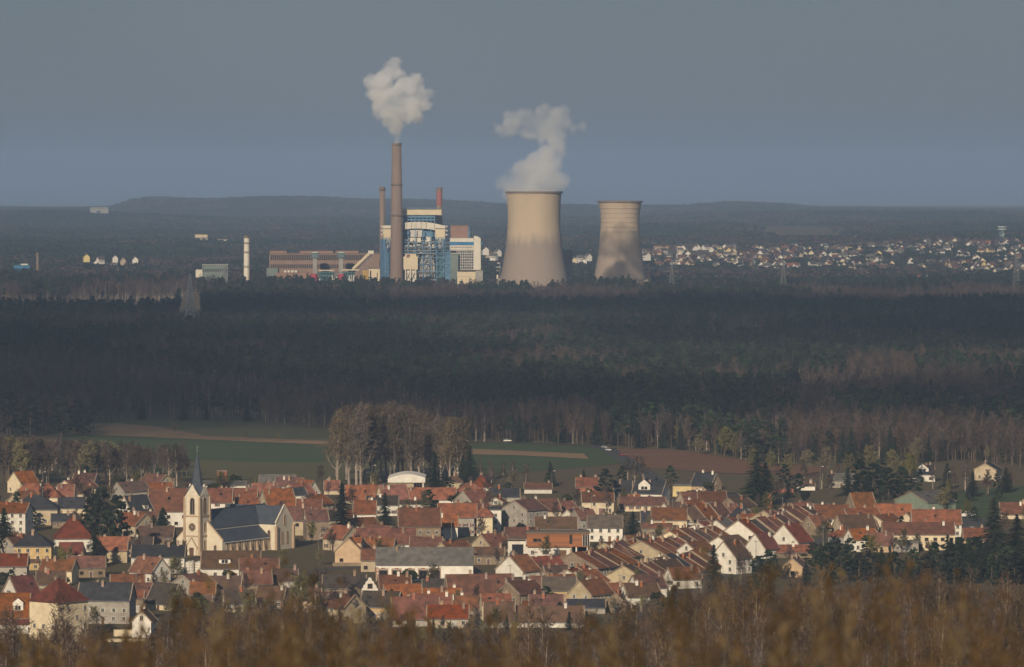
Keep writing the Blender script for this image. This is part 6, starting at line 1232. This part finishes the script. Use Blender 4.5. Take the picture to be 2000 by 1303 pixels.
# ---------------------------------------------------------------- thicket on the hillside below the viewpoint
M_STEM = mat('pale_stems', (.34, .25, .16), (.15, .10, .065), 1.2, .9, .5)
M_TK2 = fol('grey_thicket_twigs', (.105, .078, .055), (.05, .037, .027), .45); M_TK3 = fol('straw_thicket_twigs', (.17, .115, .055), (.08, .055, .028), .4)
TK = [joined(shrub(200 + i, 6, 14, 11, .045, .38), M_STEM, (M_THICK, M_TK2, M_THICK, M_TK3)[i], 'thicket_shrub') for i in range(4)] + [joined(bare_tree(210 + i, 9, .42, 12, 5, 6, .05, .15), M_STEM, (M_THICK, M_TK2, M_THICK)[i], 'thicket_tree') for i in range(3)] + [joined(leafy(220, 3.5, 3.2, 500, .25), M_BARK, M_IVY, 'thicket_evergreen')]
tp_ = []; y = 860.0
while y < 1460:
    x = -(.108 * y + 20)
    while x < .108 * y + 20:
        X, Y = x + rg.uniform(-1.6, 1.6), y + rg.uniform(-1.6, 1.6); px = px_of(X, Y); x += 3.4; g_ = gz(X, Y)
        top = YH + (H - g_ - 6) * F / Y
        if top > 1330: continue
        if Y > 1340 and (px < 1150 and rg.random() < .55): continue
        if px < 330 and Y > 1300: continue
        i = rg.choice([0, 1, 2, 3, 4, 5, 6, 0, 1, 2, 3, 4]); i = 7 if rg.random() < .03 else i
        cl = vnoise(X / 14, Y / 22, 4)
        if cl < .3 and rg.random() < .6: continue
        sc = rg.uniform(.5, 1.0) * (.55 + .95 * cl) * (.86 if px > 1150 else .9)
        if rg.random() < .03: i = rg.choice([4, 5, 6]); sc *= 1.5
        tp_.append((X, Y, g_ - .2, sc, i, rg.uniform(0, 6.28)))
    y += 3.4
scatter('thicket', tp_, TK, 'rust-brown bare thicket covering the slope below the viewpoint')
# ---------------------------------------------------------------- tall dry grass right in front of the viewpoint (out of focus)
M_GRASS = [mat('dry_grass_%d' % i, c, tuple(v * .7 for v in c), 2, .9, 0, spec=.1) for i, c in enumerate(((.13, .096, .056), (.09, .058, .032), (.06, .042, .024)))]
gb_ = MB(); gr = random.Random(9)
ENV = [(-50, 1240), (120, 1245), (250, 1200), (380, 1120), (520, 1085), (640, 1120), (760, 1170), (950, 1215), (1100, 1225), (1230, 1180), (1330, 1110), (1420, 1070), (1560, 1110), (1700, 1090), (1850, 1120), (1950, 1070), (2060, 1100)]
for i in range(2000):
    d = gr.uniform(8, 24); px = gr.uniform(-2900, 4900); e = lerp_tab(ENV, abs((px + 2000) % 4000 - 2000)); py = 1330 - (1330 - e) * gr.random() ** 1.9
    X = xx(px, d); zt = zz(py, d); z0 = gz(X, d); m = gr.choice([0, 1, 1, 2, 2]); lean = gr.gauss(0, .05)
    n = 4; wd = gr.uniform(.0018, .0042); hgt = zt - z0; cx = X - lean * hgt; prev = None; yw = gr.gauss(0, .04)
    for j in range(n + 1):
        f = j / n; px_, pz = cx + lean * hgt * f * f + .012 * math.sin(f * 5 + i), z0 + hgt * f; w_ = wd * (1 - .65 * f)
        q = ((px_ - w_, d + yw * f, pz), (px_ + w_, d + yw * f + .002, pz))
        if prev: gb_.face([prev[0], prev[1], q[1], q[0]], m)
        prev = q
    if gr.random() < .75:                               # seed head of short spikelets
        for k in range(9):
            f = 1 - k * .028; sx = gr.choice([-1, 1]); bx, bz = cx + lean * hgt * f * f, z0 + hgt * f; ln = gr.uniform(.012, .04)
            gb_.face([(bx, d, bz), (bx + sx * ln * .5, d + gr.uniform(-.01, .01), bz + ln * .55), (bx + sx * ln * .62, d, bz + ln), (bx + sx * ln * .15, d, bz + ln * .8)], m)
go_ = gb_.build('dry_grass', M_GRASS); tag(go_, 'blurred tall dry grass close to the viewpoint', kind='stuff')
# ---------------------------------------------------------------- steam plumes: real volumes grown from puffs
def plume(name, label, D, puffs, dens, voxel, seed, child=10, col=(.95, .95, .95), noise=.03, soft=.5):
    rg = random.Random(seed); pts = []
    for px, py, r, wgt in puffs:
        c = Vector((xx(px, D), D + rg.uniform(-.35, .35) * r * D / F * .8, zz(py, D))); R_ = r * D / F; pts.append((c, R_ * .8))
        for i in range(int(child * wgt)):
            o = Vector((rg.gauss(0, 1), rg.gauss(0, 1), rg.gauss(0, 1))).normalized(); r1 = R_ * rg.uniform(.22, .46); c1 = c + o * (R_ - r1 * .45); pts.append((c1, r1))
            for j in range(4):
                q = (o + Vector((rg.gauss(0, .7), rg.gauss(0, .7), rg.gauss(0, .7)))).normalized(); r2 = r1 * rg.uniform(.3, .55); pts.append((c1 + q * (r1 - r2 * .3), r2))
    org = pts[0][0].copy(); me = bpy.data.meshes.new(name); me.from_pydata([p - org for p, r in pts], [], []); at_ = me.attributes.new('rad', 'FLOAT', 'POINT'); at_.data.foreach_set('value', [r for p, r in pts])
    m = bpy.data.materials.new(name + '_steam'); m.use_nodes = True; n = m.node_tree.nodes; l = m.node_tree.links; n.remove(n['Principled BSDF'])
    pv = n.new('ShaderNodeVolumePrincipled'); pv.inputs['Color'].default_value = (*col, 1); pv.inputs['Anisotropy'].default_value = .1; pv.inputs['Density Attribute'].default_value = ''
    aa = n.new('ShaderNodeAttribute'); aa.attribute_name = 'density'; tc = n.new('ShaderNodeTexCoord'); no = n.new('ShaderNodeTexNoise'); no.inputs['Scale'].default_value = noise; no.inputs['Detail'].default_value = 4; l.new(tc.outputs['Object'], no.inputs[0])
    mr = n.new('ShaderNodeMapRange'); mr.inputs[1].default_value = soft - .12; mr.inputs[2].default_value = soft + .14; mr.inputs[3].default_value = .05; l.new(no.outputs[0], mr.inputs[0])
    mu = n.new('ShaderNodeMath'); mu.operation = 'MULTIPLY'; l.new(aa.outputs['Fac'], mu.inputs[0]); l.new(mr.outputs[0], mu.inputs[1])
    m2 = n.new('ShaderNodeMath'); m2.operation = 'MULTIPLY'; m2.inputs[1].default_value = dens; l.new(mu.outputs[0], m2.inputs[0]); l.new(m2.outputs[0], pv.inputs['Density']); l.new(pv.outputs[0], n['Material Output'].inputs['Volume'])
    ng = bpy.data.node_groups.new(name, 'GeometryNodeTree'); ng.interface.new_socket('Geometry', in_out='INPUT', socket_type='NodeSocketGeometry'); ng.interface.new_socket('Geometry', in_out='OUTPUT', socket_type='NodeSocketGeometry')
    n = ng.nodes; l = ng.links; gi = n.new('NodeGroupInput'); go = n.new('NodeGroupOutput'); na = n.new('GeometryNodeInputNamedAttribute'); na.data_type = 'FLOAT'; na.inputs['Name'].default_value = 'rad'
    mp = n.new('GeometryNodeMeshToPoints'); pvn = n.new('GeometryNodePointsToVolume'); pvn.resolution_mode = 'VOXEL_SIZE'; pvn.inputs['Voxel Size'].default_value = voxel; pvn.inputs['Density'].default_value = 1
    sm = n.new('GeometryNodeSetMaterial'); sm.inputs['Material'].default_value = m
    l.new(gi.outputs[0], mp.inputs[0]); l.new(mp.outputs[0], pvn.inputs['Points']); l.new(na.outputs['Attribute'], mp.inputs['Radius']); l.new(na.outputs['Attribute'], pvn.inputs['Radius']); l.new(pvn.outputs[0], sm.inputs[0]); l.new(sm.outputs[0], go.inputs[0])
    o = put(name, me, None, tuple(org)); me.materials.append(m); o.modifiers.new('volume', 'NODES').node_group = ng; tag(o, label, kind='stuff'); return o
plume('chimney_plume', 'billowing white steam plume above the tallest chimney', 6044, [(774.5, 277, 8.5, .2), (775, 270, 9, .3), (776, 262, 10, .5), (774, 252, 15, .7), (771, 241, 21, .8), (770, 230, 27, .9), (772, 217, 33, 1), (764, 200, 36, 1), (741, 182, 26, 1), (722, 160, 18, 1), (748, 160, 27, 1), (768, 140, 22, 1), (770, 121, 15, 1), (792, 170, 28, 1), (812, 154, 15, 1), (818, 190, 28, 1), (802, 208, 30, 1), (830, 206, 16, 1), (744, 208, 24, .8)], .12, 1.5, 3, col=(.985, .985, .985), soft=.42)
plume('tower_plume', 'thin drifting steam above the big cooling tower', 6070, [(1042, 374, 42, .8), (1012, 368, 30, .8), (1070, 368, 28, .8), (992, 360, 22, .7), (976, 362, 13, .7), (1030, 350, 38, 1), (1062, 348, 40, 1), (1086, 350, 24, 1), (1020, 335, 28, .9), (1050, 322, 36, 1), (1082, 322, 24, .9), (1066, 302, 26, .8), (1096, 300, 15, .6), (1088, 284, 20, .7), (1080, 270, 20, .7), (1076, 256, 22, .7), (1058, 262, 20, .6), (1030, 256, 22, .8), (1055, 240, 30, 1), (1085, 228, 26, 1), (1000, 245, 26, .8), (1022, 234, 26, .9), (975, 252, 14, .7), (1060, 218, 20, .8), (1105, 238, 18, .7), (1138, 246, 13, .5), (1120, 250, 12, .5), (1098, 266, 14, .4)], .065, 2.2, 8, soft=.43, noise=.018, col=(.985, .985, .985))
# ---------------------------------------------------------------- bank of low cloud whose shadow lies on the forest between village and power station
M_CLOUD = mat('cloud_white', (.80, .80, .80), (.74, .75, .77), .01, 1.0, spec=0)
_n = M_CLOUD.node_tree.nodes; _l = M_CLOUD.node_tree.links; _mx = _n.new('ShaderNodeMixShader'); _tr = _n.new('ShaderNodeBsdfTransparent'); _mx.inputs[0].default_value = .76      # thin, half-transparent stratus
_l.new(_n['Principled BSDF'].outputs[0], _mx.inputs[1]); _l.new(_tr.outputs[0], _mx.inputs[2]); _l.new(_mx.outputs[0], _n['Material Output'].inputs['Surface'])
cb_ = MB(); cr = random.Random(3); CA = 900.0; sh = CA / math.tan(R(SUN_EL)); sx_, sy_ = -SUND.x / math.cos(R(SUN_EL)) * sh, -SUND.y / math.cos(R(SUN_EL)) * sh
yy = 3020.0
while yy < 5350:
    xl = -(.1 * yy + 420); xr = .1 * yy + 420; X = xl
    while X < xr:
        
        if vnoise(X / 520, yy / 430, 3) + cr.uniform(-.08, .08) < (.40 if yy < 4300 else .56): X += 190; continue
        rr = cr.uniform(150, 250); hh = cr.uniform(50, 110); c = (X - sx_ + cr.uniform(-40, 40), yy - sy_ + cr.uniform(-50, 50), CA); n = 14; pr = [(.02, -18)] + [(rr * math.sin(math.pi * (.30 + .70 * q / 6)), -hh * math.cos(math.pi * (.30 + .70 * q / 6)) * (.35 if q < 2 else 1)) for q in range(6)] + [(.02, hh)]
        k = len(cb_.v); cb_.lathe(0, 0, pr, n); cb_.v[k:] = [(a + c[0], b + c[1], z + c[2]) for a, b, z in cb_.v[k:]]; X += 190
    yy += 170
tag(cb_.build('cloud_bank', M_CLOUD, smooth=True), 'low cloud bank shading the forest, above the picture', kind='stuff')
# ---------------------------------------------------------------- haze: one closed box of even, pale air
hz = MB(); hz.box(-12000, 12000, -400, 62000, -58, 300)
M_HAZE = bpy.data.materials.new('haze_air'); M_HAZE.use_nodes = True; n = M_HAZE.node_tree.nodes
n.remove(n['Principled BSDF']); pv = n.new('ShaderNodeVolumePrincipled'); pv.inputs['Density'].default_value = HAZE_DENSITY
pv.inputs['Color'].default_value = (.43, .60, .88, 1); pv.inputs['Anisotropy'].default_value = .05; pv.inputs['Density Attribute'].default_value = ''
M_HAZE.node_tree.links.new(pv.outputs[0], n['Material Output'].inputs['Volume'])
tag(hz.build('haze', M_HAZE), 'thin blue-grey haze over the whole plain', kind='stuff')
# ---------------------------------------------------------------- look-alikes get their place in the row
from collections import defaultdict
def ordinal(n): return '%d%s' % (n, 'th' if 10 <= n % 100 <= 20 else {1: 'st', 2: 'nd', 3: 'rd'}.get(n % 10, 'th'))
same = defaultdict(list)
for o in SC.objects:
    if o.parent is None and o.get('category'): same[o['label']].append(o)
for lab, ob in same.items():
    if len(ob) > 1 and len(lab.split()) <= 12:
        for i, o in enumerate(sorted(ob, key=lambda q: q.location.x / max(q.location.y, 1))): o['label'] = '%s, %s from left' % (lab, ordinal(i + 1))
